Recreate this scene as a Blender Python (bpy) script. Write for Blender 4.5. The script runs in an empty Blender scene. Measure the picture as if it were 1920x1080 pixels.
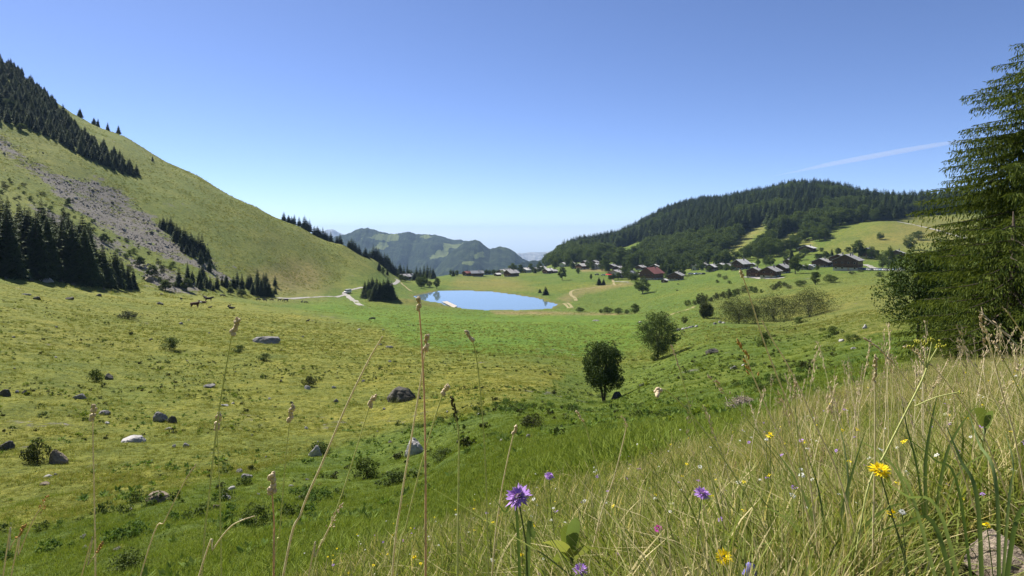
import bpy, bmesh, math, random
import numpy as np
from mathutils import Vector, Matrix, Euler, noise as mnoise

rad = math.radians
random.seed(7)
rng = np.random.default_rng(7)
SC = bpy.context.scene
COL = SC.collection

# ------------------------------------------------------------------ camera
F, CX, HY, CAMZ = 1251.0, 960.0, 440.0, 45.0      # focal length and horizon in photo pixels, eye height above the lake
cam = bpy.data.cameras.new('camera')
cam.sensor_width = 36.0
cam.lens = 36.0 * F / 1920.0
cam.shift_y = -(540.0 - HY) / 1920.0
cam.clip_start = 0.05
cam.clip_end = 200000.0
cam_ob = bpy.data.objects.new('camera', cam)
COL.objects.link(cam_ob)
cam_ob.location = (0, 0, CAMZ)
cam_ob.rotation_euler = (rad(90), 0, 0)
SC.camera = cam_ob

# ------------------------------------------------------------------ sky and sun
SUN_EL, SUN_AZ = rad(47), rad(-46)                 # azimuth clockwise from +Y
world = bpy.data.worlds.new('World')
SC.world = world
world.use_nodes = True
wn, wl = world.node_tree.nodes, world.node_tree.links
wn.clear()
sky = wn.new('ShaderNodeTexSky')
sky.sky_type = 'NISHITA'
sky.sun_disc = False
sky.sun_elevation = SUN_EL
sky.sun_rotation = SUN_AZ
sky.altitude = 2000
sky.air_density = 0.7
sky.dust_density = 0.8
sky.ozone_density = 3.0
bg = wn.new('ShaderNodeBackground')
bg.inputs['Strength'].default_value = 0.078
wo = wn.new('ShaderNodeOutputWorld')
tint = wn.new('ShaderNodeMix')                      # the camera's cool white balance on the whole sky
tint.data_type = 'RGBA'; tint.blend_type = 'MULTIPLY'
tint.inputs[0].default_value = 1.0
tint.inputs[7].default_value = (0.92, 0.925, 1.07, 1)
wl.new(sky.outputs[0], tint.inputs[6])
wl.new(tint.outputs[2], bg.inputs['Color'])
wl.new(bg.outputs[0], wo.inputs['Surface'])
sun = bpy.data.lights.new('sun', 'SUN')
sun.energy = 5.0
sun.angle = rad(0.53)
sun.color = (1.0, 0.95, 0.86)
sun_ob = bpy.data.objects.new('sun', sun)
COL.objects.link(sun_ob)
SDIR = Vector((math.sin(SUN_AZ) * math.cos(SUN_EL), math.cos(SUN_AZ) * math.cos(SUN_EL), math.sin(SUN_EL)))
sun_ob.rotation_euler = SDIR.to_track_quat('Z', 'Y').to_euler()
sun_ob.location = (0, 0, 400)
SC.view_settings.view_transform = 'Standard'
SC.view_settings.look = 'None'
SC.view_settings.exposure = 1.0
SC.view_settings.gamma = 1.0
SC.view_settings.use_curve_mapping = False
SC.cycles.use_denoising = True
SC.cycles.max_bounces = 5
SC.cycles.diffuse_bounces = 2
SC.cycles.glossy_bounces = 2
SC.cycles.transmission_bounces = 3
SC.cycles.transparent_max_bounces = 8
SC.cycles.volume_bounces = 0

# ------------------------------------------------------------------ helpers
def P(px, py, Y):
    """photo pixel at depth Y -> a point of the place"""
    return ((px - CX) / F * Y, Y, CAMZ - (py - HY) / F * Y)

def project(x, y, z):
    yy = np.maximum(y, 1e-3)
    return CX + F * x / yy, HY + F * (CAMZ - z) / yy

def link(o, parent=None):
    COL.objects.link(o)
    if parent is not None:
        o.parent = parent
    return o

def tag(o, label=None, cat=None, group=None, kind=None):
    for k, v in (('label', label), ('category', cat), ('group', group), ('kind', kind)):
        if v:
            o[k] = v
    return o

def empty(name, loc=(0, 0, 0), rz=0.0, scale=1.0):
    o = bpy.data.objects.new(name, None)
    o.empty_display_size = 0.2
    COL.objects.link(o)
    o.location = loc
    o.rotation_euler = (0, 0, rz)
    o.scale = (scale,) * 3 if not hasattr(scale, '__len__') else scale
    return o

def mesh_np(name, verts, faces, mats=(), smooth=False, mat_idx=None):
    """mesh from numpy verts (n,3) and faces (m,3|4) or a list of faces"""
    me = bpy.data.meshes.new(name)
    verts = np.asarray(verts, dtype=np.float32).reshape(-1, 3)
    if isinstance(faces, np.ndarray):
        m, k = faces.shape
        me.vertices.add(len(verts)); me.vertices.foreach_set('co', verts.ravel())
        me.loops.add(m * k); me.loops.foreach_set('vertex_index', faces.astype(np.int32).ravel())
        me.polygons.add(m)
        me.polygons.foreach_set('loop_start', np.arange(0, m * k, k, dtype=np.int32))
        me.update(calc_edges=True)
    else:
        me.from_pydata(verts.tolist(), [], faces)
    for mm in mats:
        me.materials.append(mm)
    if mat_idx is not None:
        me.polygons.foreach_set('material_index', np.asarray(mat_idx, dtype=np.int32))
    if smooth:
        me.polygons.foreach_set('use_smooth', np.ones(len(me.polygons), dtype=bool))
    me.update()
    return me

class MB:
    """collects verts/faces of one part"""
    def __init__(s):
        s.v, s.f, s.m = [], [], []
    def add(s, v, f, mi=0):
        o = len(s.v)
        s.v += [tuple(p) for p in v]
        s.f += [tuple(i + o for i in q) for q in f]
        s.m += [mi] * len(f)
    def box(s, c, d, rz=0.0, mi=0, mat=None):
        x, y, z = (d[0] / 2, d[1] / 2, d[2] / 2)
        vs = [Vector((i * x, j * y, k * z)) for i in (-1, 1) for j in (-1, 1) for k in (-1, 1)]
        R = mat if mat is not None else Matrix.Rotation(rz, 3, 'Z')
        vs = [R @ v + Vector(c) for v in vs]
        s.add(vs, [(0, 1, 3, 2), (4, 6, 7, 5), (0, 4, 5, 1), (2, 3, 7, 6), (0, 2, 6, 4), (1, 5, 7, 3)], mi)
    def tube(s, pts, radii, n=6, mi=0, cap=True):
        pts = [Vector(p) for p in pts]
        if not hasattr(radii, '__len__'):
            radii = [radii] * len(pts)
        vs, fs = [], []
        for i, p in enumerate(pts):
            t = (pts[min(i + 1, len(pts) - 1)] - pts[max(i - 1, 0)])
            t = t.normalized() if t.length > 1e-9 else Vector((0, 0, 1))
            a = t.orthogonal().normalized() if i == 0 else (a - t * a.dot(t)).normalized()
            b = t.cross(a)
            for k in range(n):
                w = 2 * math.pi * k / n
                vs.append(p + (a * math.cos(w) + b * math.sin(w)) * radii[i])
        for i in range(len(pts) - 1):
            for k in range(n):
                k2 = (k + 1) % n
                fs.append((i * n + k, i * n + k2, (i + 1) * n + k2, (i + 1) * n + k))
        if cap:
            fs.append(tuple(range(n - 1, -1, -1)))
            fs.append(tuple((len(pts) - 1) * n + k for k in range(n)))
        s.add(vs, fs, mi)
    def mesh(s, name, mats, smooth=False):
        return mesh_np(name, s.v, s.f, mats if isinstance(mats, (list, tuple)) else [mats], smooth, s.m)
    def build(s, name, mats, parent=None, smooth=False):
        return link(bpy.data.objects.new(name, s.mesh(name, mats, smooth)), parent)

# ---- value noise in numpy
def _hash(ix, iy, seed):
    h = (ix.astype(np.int64) * 374761393 + iy.astype(np.int64) * 668265263 + seed * 1442695041) & 0xFFFFFFFF
    h = ((h ^ (h >> 13)) * 1274126177) & 0xFFFFFFFF
    return ((h ^ (h >> 16)) & 0xFFFF) / 65535.0 * 2 - 1

def vnoise(x, y, seed=0):
    xi, yi = np.floor(x), np.floor(y)
    fx, fy = x - xi, y - yi
    fx = fx * fx * fx * (fx * (fx * 6 - 15) + 10); fy = fy * fy * fy * (fy * (fy * 6 - 15) + 10)
    a, b = _hash(xi, yi, seed), _hash(xi + 1, yi, seed)
    c, d = _hash(xi, yi + 1, seed), _hash(xi + 1, yi + 1, seed)
    return (a + (b - a) * fx) * (1 - fy) + (c + (d - c) * fx) * fy

def fbm(x, y, wave, octs=4, seed=0, gain=0.5):
    r, a, t = np.zeros_like(np.asarray(x, dtype=float)), 1.0, 0.0
    for k in range(octs):
        r += a * vnoise(x / wave + 17.3 * k, y / wave - 9.1 * k, seed + k)
        t += a; a *= gain; wave /= 2.03
    return r / t

def sstep(a, b, x):
    t = np.clip((x - a) / (b - a), 0, 1)
    return t * t * (3 - 2 * t)

def in_poly(x, y, poly):
    x, y = np.asarray(x, float), np.asarray(y, float)
    r = np.zeros(x.shape, bool)
    n = len(poly)
    for i in range(n):
        x1, y1 = poly[i]; x2, y2 = poly[(i + 1) % n]
        if y1 == y2:
            continue
        c = ((y1 > y) != (y2 > y)) & (x < (x2 - x1) * (y - y1) / (y2 - y1) + x1)
        r ^= c
    return r

def poly_dist(x, y, poly):
    d = np.full(np.asarray(x).shape, 1e9)
    n = len(poly)
    for i in range(n):
        ax, ay = poly[i]; bx, by = poly[(i + 1) % n]
        ux, uy = bx - ax, by - ay
        t = np.clip(((x - ax) * ux + (y - ay) * uy) / max(ux * ux + uy * uy, 1e-9), 0, 1)
        d = np.minimum(d, np.hypot(x - ax - t * ux, y - ay - t * uy))
    return d

# ------------------------------------------------------------------ materials
class NT:
    def __init__(s, name):
        s.m = bpy.data.materials.new(name)
        s.m.use_nodes = True
        s.n, s.l = s.m.node_tree.nodes, s.m.node_tree.links
        s.n.clear()
        s.out = s.n.new('ShaderNodeOutputMaterial')
    def node(s, t, **kw):
        n = s.n.new(t)
        for k, v in kw.items():
            setattr(n, k, v)
        return n
    def set(s, sock, v):
        if isinstance(v, bpy.types.NodeSocket):
            s.l.new(v, sock)
        elif hasattr(v, '__len__') and len(v) == 3 and sock.type == 'RGBA':
            sock.default_value = (*v, 1)
        else:
            sock.default_value = v
    def noise(s, scale, detail=3, rough=0.55, vec=None, out='Fac', dist=0.0):
        n = s.node('ShaderNodeTexNoise')
        n.inputs['Scale'].default_value = scale; n.inputs['Detail'].default_value = detail
        n.inputs['Roughness'].default_value = rough; n.inputs['Distortion'].default_value = dist
        if vec is not None:
            s.l.new(vec, n.inputs['Vector'])
        return n.outputs[out]
    def ramp(s, fac, stops, interp='LINEAR'):
        n = s.node('ShaderNodeValToRGB')
        n.color_ramp.interpolation = interp
        e = n.color_ramp.elements
        while len(e) < len(stops):
            e.new(0.5)
        for q, (p, c) in zip(e, stops):
            q.position = p; q.color = (*c, 1) if hasattr(c, '__len__') else (c, c, c, 1)
        s.l.new(fac, n.inputs[0])
        return n.outputs[0]
    def mix(s, fac, a, b, blend='MIX'):
        n = s.node('ShaderNodeMix', data_type='RGBA', blend_type=blend)
        s.set(n.inputs[0], fac); s.set(n.inputs[6], a); s.set(n.inputs[7], b)
        return n.outputs[2]
    def math(s, op, a, b=0.0, clamp=False):
        n = s.node('ShaderNodeMath', operation=op, use_clamp=clamp)
        s.set(n.inputs[0], a); s.set(n.inputs[1], b)
        return n.outputs[0]
    def attr(s, name, out='Fac', typ='GEOMETRY'):
        return s.node('ShaderNodeAttribute', attribute_name=name, attribute_type=typ).outputs[out]
    def coord(s, which='Object'):
        return s.node('ShaderNodeTexCoord').outputs[which]
    def bump(s, h, strength=0.5, dist=0.1):
        n = s.node('ShaderNodeBump')
        n.inputs['Strength'].default_value = strength; n.inputs['Distance'].default_value = dist
        s.l.new(h, n.inputs['Height'])
        return n.outputs[0]
    def bsdf(s, color, rough=0.9, normal=None, spec=0.2, metal=0.0, **kw):
        n = s.node('ShaderNodeBsdfPrincipled')
        s.set(n.inputs['Base Color'], color); s.set(n.inputs['Roughness'], rough)
        n.inputs['Specular IOR Level'].default_value = spec; n.inputs['Metallic'].default_value = metal
        for k, v in kw.items():
            s.set(n.inputs[k.replace('_', ' ')], v)
        if normal is not None:
            s.l.new(normal, n.inputs['Normal'])
        return n.outputs[0]
    def done(s, shader):
        s.l.new(shader, s.out.inputs['Surface'])
        return s.m

def simple_mat(name, c1, c2=None, scale=3.0, rough=0.8, bump=0.0, bdist=0.02, spec=0.2, metal=0.0, detail=4):
    t = NT(name)
    c2 = c2 or tuple(0.7 * v for v in c1)
    nz = t.noise(scale, detail, 0.6, t.coord('Object'))
    col = t.ramp(nz, [(0.3, c2), (0.7, c1)])
    nrm = t.bump(nz, bump, bdist) if bump else None
    return t.done(t.bsdf(col, rough, nrm, spec, metal))

def leaf_mat(name, c1, c2, transl=0.35, rnd=0.35, attr='shade', rough=0.75, spec=0.08):
    """leaf / blade: colour varies by face attribute, by instance and by position; light passes through"""
    t = NT(name)
    a = t.attr(attr)
    ri = t.node('ShaderNodeObjectInfo').outputs['Random']
    f = t.math('ADD', t.math('MULTIPLY', a, 1.0 - rnd), t.math('MULTIPLY', ri, rnd))
    col = t.ramp(f, [(0.0, c1), (1.0, c2)])
    d = t.bsdf(col, rough, None, spec)
    tr = t.node('ShaderNodeBsdfTranslucent')
    tc = t.mix(1.0, col, (1.0, 1.0, 0.55), 'MULTIPLY')
    t.l.new(tc, tr.inputs['Color'])
    mx = t.node('ShaderNodeMixShader')
    mx.inputs[0].default_value = transl
    t.l.new(d, mx.inputs[1]); t.l.new(tr.outputs[0], mx.inputs[2])
    return t.done(mx.outputs[0])

def face_attr(me, values, name='shade'):
    a = me.attributes.new(name, 'FLOAT', 'FACE')
    a.data.foreach_set('value', np.asarray(values, dtype=np.float32))

# ---- one stuff object that draws many copies of a few small meshes
def scatter(name, protos, pts, rot, scl, idx=None, label=None, cat=None, group=None):
    n = len(pts)
    me = bpy.data.meshes.new(name)
    me.vertices.add(n)
    me.vertices.foreach_set('co', np.asarray(pts, dtype=np.float32).ravel())
    for nm, typ, key, arr in (('rot', 'FLOAT_VECTOR', 'vector', rot), ('scl', 'FLOAT', 'value', scl),
                              ('idx', 'INT', 'value', idx if idx is not None else rng.integers(0, len(protos), n))):
        at = me.attributes.new(nm, typ, 'POINT')
        at.data.foreach_set(key, np.asarray(arr, dtype=np.int32 if typ == 'INT' else np.float32).ravel())
    o = link(bpy.data.objects.new(name, me))
    g = bpy.data.node_groups.new(name + '_nodes', 'GeometryNodeTree')
    g.interface.new_socket('Geometry', in_out='INPUT', socket_type='NodeSocketGeometry')
    g.interface.new_socket('Geometry', in_out='OUTPUT', socket_type='NodeSocketGeometry')
    gi, go = g.nodes.new('NodeGroupInput'), g.nodes.new('NodeGroupOutput')
    iop = g.nodes.new('GeometryNodeInstanceOnPoints')
    jn = g.nodes.new('GeometryNodeJoinGeometry')
    for k, pm in enumerate(protos):
        po = bpy.data.objects.new(name + '_source', pm)
        oi = g.nodes.new('GeometryNodeObjectInfo')
        oi.inputs['Object'].default_value = po
        oi.inputs['As Instance'].default_value = False
        ti = g.nodes.new('GeometryNodeGeometryToInstance')
        g.links.new(oi.outputs['Geometry'], ti.inputs[0])
        g.links.new(ti.outputs[0], jn.inputs[0])
    def na(nm, typ):
        q = g.nodes.new('GeometryNodeInputNamedAttribute')
        q.data_type = typ
        q.inputs['Name'].default_value = nm
        return q.outputs['Attribute']
    g.links.new(gi.outputs[0], iop.inputs['Points'])
    g.links.new(jn.outputs[0], iop.inputs['Instance'])
    iop.inputs['Pick Instance'].default_value = True
    g.links.new(na('idx', 'INT'), iop.inputs['Instance Index'])
    g.links.new(na('rot', 'FLOAT_VECTOR'), iop.inputs['Rotation'])
    g.links.new(na('scl', 'FLOAT'), iop.inputs['Scale'])
    g.links.new(iop.outputs[0], go.inputs[0])
    md = o.modifiers.new('copies', 'NODES')
    md.node_group = g
    return tag(o, label, cat, group, 'stuff')
# ------------------------------------------------------------------ the lie of the land
COLS = {
 -700: [(1080,15),(900,30),(800,40),(700,52),(600,75),(500,105),(380,150),(200,240),(50,350),(-60,480),(-90,560),(-60,700)],
 -350: [(1080,15),(900,31),(800,42),(700,58),(620,84),(550,125),(470,170),(310,260),(150,380),(30,500),(-20,590),(50,720),(110,850)],
 0:    [(1080,14),(1000,19),(900,28),(800,40),(700,60),(640,80),(580,115),(532,165),(506,200),(385,300),(228,450),(112,590),(150,720),(200,850)],
 237:  [(1080,11),(1000,16),(900,27),(800,44),(700,72),(640,105),(590,150),(560,200),(548,255),(500,305),(345,450),(257,590),(295,720),(350,850)],
 370:  [(1000,14),(800,45),(640,115),(570,230),(553,300),(500,352),(425,425),(350,525),(328,590),(365,720)],
 480:  [(1080,7.5),(1000,13),(900,26),(800,46),(700,80),(640,125),(600,190),(570,280),(556,350),(512,405),(465,450),(413,520),(387,590),(425,720),(470,850)],
 560:  [(1080,6),(1000,12),(900,26),(800,46),(700,82),(640,132),(600,205),(572,300),(559,380),(535,435),(505,470),(450,540),(423,590),(455,720),(500,900)],
 642:  [(1080,5),(1000,11),(900,26),(800,47),(700,86),(640,145),(600,225),(575,320),(562,405),(553,450),(520,510),(485,560),(458,605),(480,720),(525,900)],
 705:  [(1080,4.3),(1000,10.5),(900,25),(800,46),(700,86),(640,147),(600,232),(577,328),(565,400),(552,450),(535,510),(510,570),(487,620),(500,720),(545,900)],
 735:  [(1080,4),(1000,10),(900,24),(800,45),(700,85),(640,148),(600,235),(578,330),(568,395),(556,440),(541,500),(525,570),(514,630),(510,690),(528,800),(570,1000),(640,1600)],
 850:  [(1080,3.2),(1000,6.5),(900,15),(830,27),(780,42),(740,60),(700,85),(640,150),(600,245),(584,340),(577,398),(543,560),(526,640),(516,700),(515,780),(540,1000),(580,1400)],
 960:  [(1080,2.6),(1000,4.5),(900,9),(830,18),(780,33),(750,48),(700,85),(640,150),(600,255),(586,350),(581,395),(544,560),(527,640),(515,720),(513,800),(535,1000),(580,1400)],
 1135: [(1080,1.9),(1000,3.2),(900,5.5),(830,11),(790,25),(752,68),(700,95),(640,160),(600,255),(585,330),(577,392),(555,470),(530,560),(508,680),(497,800),(488,900),(474,1100),(456,1400),(495,1900)],
 1040: [(1000,3.8),(900,7),(830,14),(780,30),(700,90),(640,155),(600,255),(586,340),(578,392),(550,500),(528,600),(512,720),(505,800),(500,950),(490,1150),(483,1400),(520,1900)],
 1235: [(1000,2.9),(900,4.8),(830,9),(780,22),(720,55),(672,115),(630,165),(600,230),(575,330),(550,430),(530,520),(513,640),(498,760),(483,870),(448,1100),(412,1400),(440,1900)],
 1300: [(1080,1.6),(1000,2.6),(900,4.3),(830,8),(780,20),(720,45),(660,95),(620,150),(590,220),(560,330),(535,440),(520,540),(506,640),(494,720),(470,800),(440,1000),(390,1500),(420,1900)],
 1400: [(1000,2.3),(900,3.8),(830,6.5),(780,13),(720,33),(670,65),(620,125),(590,205),(560,285),(535,380),(515,460),(502,540),(490,620),(465,720),(438,850),(405,1020),(378,1350),(398,1600)],
 1490: [(1080,1.4),(1000,2.1),(900,3.4),(830,5.5),(770,11),(720,25),(680,45),(640,85),(610,140),(590,190),(560,250),(532,340),(513,430),(500,510),(480,600),(460,690),(430,800),(400,950),(358,1250),(380,1500)],
 1570: [(1000,2.0),(900,3.2),(830,5.0),(770,9),(720,18),(680,33),(640,62),(607,108),(580,165),(550,240),(525,330),(509,425),(490,510),(470,590),(448,670),(425,760),(392,950),(364,1200),(385,1450)],
 1650: [(1080,1.3),(1000,1.9),(900,3.0),(830,4.5),(770,7),(720,13),(680,24),(640,45),(605,80),(575,140),(545,220),(520,320),(506,420),(490,500),(470,560),(440,650),(412,750),(398,900),(382,1050),(410,1300)],
 1800: [(1080,1.25),(1000,1.75),(900,2.7),(830,3.8),(770,5.5),(720,9),(690,16),(665,26),(635,45),(600,80),(570,140),(535,230),(510,320),(480,450),(455,560),(432,660),(410,760),(382,950),(410,1200)],
 1920: [(1080,1.2),(1000,1.6),(900,2.4),(830,3.3),(770,4.6),(720,7),(690,12),(665,22),(635,40),(600,80),(560,140),(525,230),(495,320),(462,450),(432,600),(408,760),(376,900),(400,1200)],
 2300: [(1080,1.15),(900,2.1),(770,4),(700,8),(670,16),(620,40),(570,90),(500,200),(440,400),(380,650),(320,850),(345,1200)],
}
_ctl = []
for _px, _l in COLS.items():
    for _py, _Y in _l:
        _x, _y, _z = P(_px, _py, _Y)
        _ctl.append((math.atan2(_x, _y), math.hypot(_x, _y), _z - CAMZ))
_ctl.append((0.0, 0.05, -1.0)); _ctl.append((-0.6, 0.6, -1.12)); _ctl.append((0.6, 0.6, -0.98)); _ctl.append((0, 0.8, -1.05))
for th in (-math.pi, math.pi):
    _ctl += [(th, 0.5, -0.85), (th, 3, -0.1), (th, 20, 4), (th, 100, 26), (th, 500, 120), (th, 1500, 220)]
for th, pr in ((-1.75, [(0.6, -1.15), (3, -2.1), (12, -6), (40, -12), (120, -12), (300, 40), (900, 200)]),
               (-2.5, [(0.6, -1.0), (3, -1.2), (20, -2), (100, 8), (500, 100)]),
               (1.4, [(0.6, -0.9), (3, -1.3), (12, -3), (40, -6), (120, -8), (400, 20), (900, 90)]),
               (2.3, [(0.6, -0.85), (3, -0.6), (20, 1), (100, 15), (500, 90)])):
    _ctl += [(th, r, z) for r, z in pr]
_ctl = np.array(_ctl)
KT = 5.0
def _uv(th, r):
    return th * KT, np.log(r + 2.0)
_cu, _cv = _uv(_ctl[:, 0], _ctl[:, 1])
_cs = _ctl[:, 2] / (_ctl[:, 1] + 2.0)
def _k(d2):
    return 0.5 * d2 * np.log(d2 + 1e-12)
_n = len(_cu)
_A = np.zeros((_n + 3, _n + 3))
_A[:_n, :_n] = _k((_cu[:, None] - _cu) ** 2 + (_cv[:, None] - _cv) ** 2) + np.eye(_n) * 0.004
_A[:_n, _n] = _A[_n, :_n] = 1; _A[:_n, _n + 1] = _A[_n + 1, :_n] = _cu; _A[:_n, _n + 2] = _A[_n + 2, :_n] = _cv
_w = np.linalg.solve(_A, np.concatenate([_cs, [0, 0, 0]]))

# the lake outline on the plane z = 0
_lpx = [(772,557),(800,549),(840,544.5),(880,544.5),(920,547),(960,551.5),(1000,558),(1030,566),(1043,572),(1040,577),(1010,581),(960,582),(905,581.5),(868,579.5),(845,574),(815,567),(788,561)]
LAKE = []
for _px, _py in _lpx:
    _Y = CAMZ * F / (_py - HY)
    LAKE.append(((_px - CX) / F * _Y, _Y))
# smooth it once (Chaikin)
for _ in range(2):
    LAKE = [q for i in range(len(LAKE)) for q in (
        tuple(0.75 * np.array(LAKE[i]) + 0.25 * np.array(LAKE[(i + 1) % len(LAKE)])),
        tuple(0.25 * np.array(LAKE[i]) + 0.75 * np.array(LAKE[(i + 1) % len(LAKE)])))]

LAKE = [(x + 1.3 * math.sin(0.9 * i) + 0.9 * math.sin(2.3 * i + 1), y + 1.5 * math.sin(1.3 * i + 2) + 0.8 * math.sin(3.1 * i)) for i, (x, y) in enumerate(LAKE)]

def height(x, y, fine=True):
    """ground level of the place"""
    x = np.atleast_1d(np.asarray(x, float)); y = np.atleast_1d(np.asarray(y, float))
    r = np.hypot(x, y); th = np.arctan2(x, y)
    u, v = _uv(th, r)
    s = np.empty_like(u)
    for a in range(0, len(u), 40000):
        b = slice(a, a + 40000)
        s[b] = _k((u[b, None] - _cu) ** 2 + (v[b, None] - _cv) ** 2) @ _w[:_n] + _w[_n] + _w[_n + 1] * u[b] + _w[_n + 2] * v[b]
    z = CAMZ + s * (r + 2.0)
    z = np.where(z > 195, 195 + 35 * np.tanh((z - 195) / 35), z)     # rounded hilltops
    far = sstep(1800, 3000, r)
    z = z * (1 - far) + (-330) * far
    z = np.maximum(z, -340) - 0.040 * np.clip(r - 2600, 0, None)
    # mound before the lake
    mx, my = P(765, 565, 392)[:2]
    mound = 3.2 * np.exp(-((x - mx) / 24) ** 2 - ((y - my) / 9) ** 2)
    near = (x > -120) & (x < 90) & (y > 330) & (y < 640)
    if near.any():
        ins = in_poly(x[near], y[near], LAKE)
        d = poly_dist(x[near], y[near], LAKE)
        zz = z[near]
        t = sstep(0, 34, d)
        out = np.maximum((0.3 + 0.06 * d), 0) * (1 - t) + zz * t
        out = np.maximum(out, np.minimum(0.25 + d * 0.03, 2.0))
        out = out + mound[near] * sstep(1, 9, d)
        z[near] = np.where(ins, -0.2 - np.minimum(d, 8) * 0.35, out)
        keep = np.ones_like(z); keep[near] = np.where(ins, 0, sstep(2, 14, d))
    else:
        z = z + mound
        keep = np.ones_like(z)
    if fine:
        big = sstep(30, 300, r)
        z = z + keep * (fbm(x, y, 40, 3, 3) * 0.9 * big + fbm(x, y, 9, 3, 5) * (0.10 + 0.16 * big) * sstep(3, 20, r)
                        + fbm(x, y, 1.6, 3, 11) * (0.05 + 0.10 * sstep(6, 14, r)) * sstep(0.5, 6, r) + fbm(x, y, 4.2, 2, 13) * 0.14 * sstep(10, 30, r))
        hill = sstep(-120, -200, x) * sstep(150, 260, y)
        # ripples of cattle tracks and shallow gullies on the left hill
        z = z + hill * (0.5 * fbm(x * 0.5, z * 2.2, 7, 3, 21) + 2.2 * fbm(x * 0.35, y, 55, 3, 23) * sstep(-170, -230, x))
    return z

def gz(x, y):
    return float(height(x, y)[0])

def hit(px, py, y0=1.0, y1=2000.0, n=700):
    """where the sight line of a photo pixel first meets the ground"""
    Y = np.exp(np.linspace(math.log(y0), math.log(y1), n))
    x, zr = (px - CX) / F * Y, CAMZ - (py - HY) / F * Y
    d = zr - height(x, Y)
    k = np.nonzero(d < 0)[0]
    if not len(k):                       # just over a crest: stand on the crest
        k = [int(np.argmin(d / Y))]
        Y = Y.copy(); d = d.copy(); d[k[0]] = -1e-9; d[k[0] - 1] = 1e-9
    k = k[0]
    if k == 0:
        Yh = Y[0]
    else:
        t = d[k - 1] / (d[k - 1] - d[k]); Yh = Y[k - 1] + t * (Y[k] - Y[k - 1])
    X = (px - CX) / F * Yh
    return (float(X), float(Yh), gz(X, Yh))

def stand(px, Y, dz=0.0):
    """a point on the ground at depth Y straight below a photo column"""
    x = (px - CX) / F * Y
    return (x, Y, gz(x, Y) + dz)

# ---- ground sheet: polar grid, fine where the valley opens
ths = np.concatenate([np.radians(np.arange(-180, -44, 4.0)), np.radians(np.arange(-44, 44.01, 0.15)), np.radians(np.arange(48, 180.1, 4.0))])
rs = np.concatenate([[0.0, 0.15, 0.3], np.exp(np.arange(math.log(0.45), math.log(3000), 0.0165)), [3600, 5000, 8000, 12000, 16000]])
TH, RR = np.meshgrid(ths, rs)
GX, GY = RR * np.sin(TH), RR * np.cos(TH)
GZ = height(GX.ravel(), GY.ravel()).reshape(GX.shape)
nr, nc = GX.shape
ii = (np.arange(nr - 1)[:, None] * nc + np.arange(nc - 1)).ravel()
gf = np.stack([ii, ii + 1, ii + nc + 1, ii + nc], 1)
gv = np.stack([GX, GY, GZ], -1).reshape(-1, 3)

# ---- colour zones of the ground (what grows there)
vx, vy, vz = gv.T
gpx, gpy = project(vx, vy, vz)
vr = np.hypot(vx, vy)
front = vy > 0.3
def zone(poly, soft_px=10.0, ymin=0.0, ymax=1e9, wob=14.0, seed=40):
    wx = fbm(vx, vy, np.maximum(6.0, 1.0) , 3, seed) * wob
    a, b = gpx + wx, gpy + wx * 0.5
    ok = front & (vy > ymin) & (vy < ymax)
    m = np.zeros(len(vx))
    i = np.nonzero(ok)[0]
    ins = in_poly(a[i], b[i], poly)
    d = poly_dist(a[i], b[i], poly)
    m[i] = np.where(ins, 0.5 + 0.5 * np.clip(d / soft_px, 0, 1), 0.5 - 0.5 * np.clip(d / soft_px, 0, 1))
    return m
Z_PAST = [(-500,500),(300,538),(420,560),(520,580),(620,594),(720,618),(760,650),(900,668),(1070,692),(1045,722),(900,775),(740,802),(560,858),(400,905),(220,955),(60,990),(-500,1050)]
past = zone(Z_PAST, 9, 12, 330, 16)
Z_DRY = [(430,1150),(620,1075),(800,1000),(930,940),(1080,900),(1200,880),(1330,842),(1500,772),(1650,708),(1800,668),(1990,648),(2400,645),(2400,1500),(430,1500)]
dryg = np.maximum(zone(Z_DRY, 40, 0, 30, 20), (vr < 2.0) * 1.0)
SCREE = [[(-40,235),(20,268),(60,300),(120,335),(180,338),(225,358),(262,392),(300,425),(335,452),(400,492),(440,528),(400,520),(350,492),(300,480),(262,462),(215,445),(180,425),(140,395),(95,350),(40,310),(-40,262)],
         [(60,382),(105,400),(140,425),(180,440),(240,478),(300,508),(290,522),(215,480),(150,446),(100,420)],
         [(250,490),(310,500),(360,525),(400,545),(330,548),(280,530)]]
scree = np.zeros(len(vx))
for _s in SCREE:
    scree = np.maximum(scree, zone(_s, 14, 190, 520, 22, 61))
hillm = sstep(-112, -135, vx) * sstep(140, 230, vy) * (vy < 900)
brown = zone([(470,520),(520,495),(590,492),(610,520),(600,556),(545,556),(500,556)], 18, 300, 520, 18, 71)
lush = zone([(600,560),(700,575),(1000,588),(1190,592),(1240,640),(1080,690),(900,668),(760,650),(700,612),(560,578)], 12, 120, 420, 16, 81)
bare = np.maximum(zone([(920,584),(1000,583.5),(1180,589),(1250,592),(1240,597),(1100,590),(930,589)], 3, 300, 400, 4, 91),
                  np.maximum(zone([(1088,503),(1130,505),(1140,508),(1090,509)], 3, 500, 900, 3, 92), zone([(1045,560),(1090,540),(1180,528),(1185,534),(1100,549),(1065,568)], 4, 380, 620, 4, 93) * 0.6))
olive = np.maximum(zone([(1560,470),(1640,420),(1720,395),(1830,400),(1830,470),(1700,480)], 30, 500, 900, 20, 95),
                   np.maximum(zone([(1340,570),(1500,540),(1700,520),(1750,600),(1640,660),(1450,610)], 40, 60, 400, 20, 96) * 0.7, zone([(860,520),(960,522),(1000,545),(900,541),(850,538)], 12, 520, 760, 8, 97)))
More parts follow.
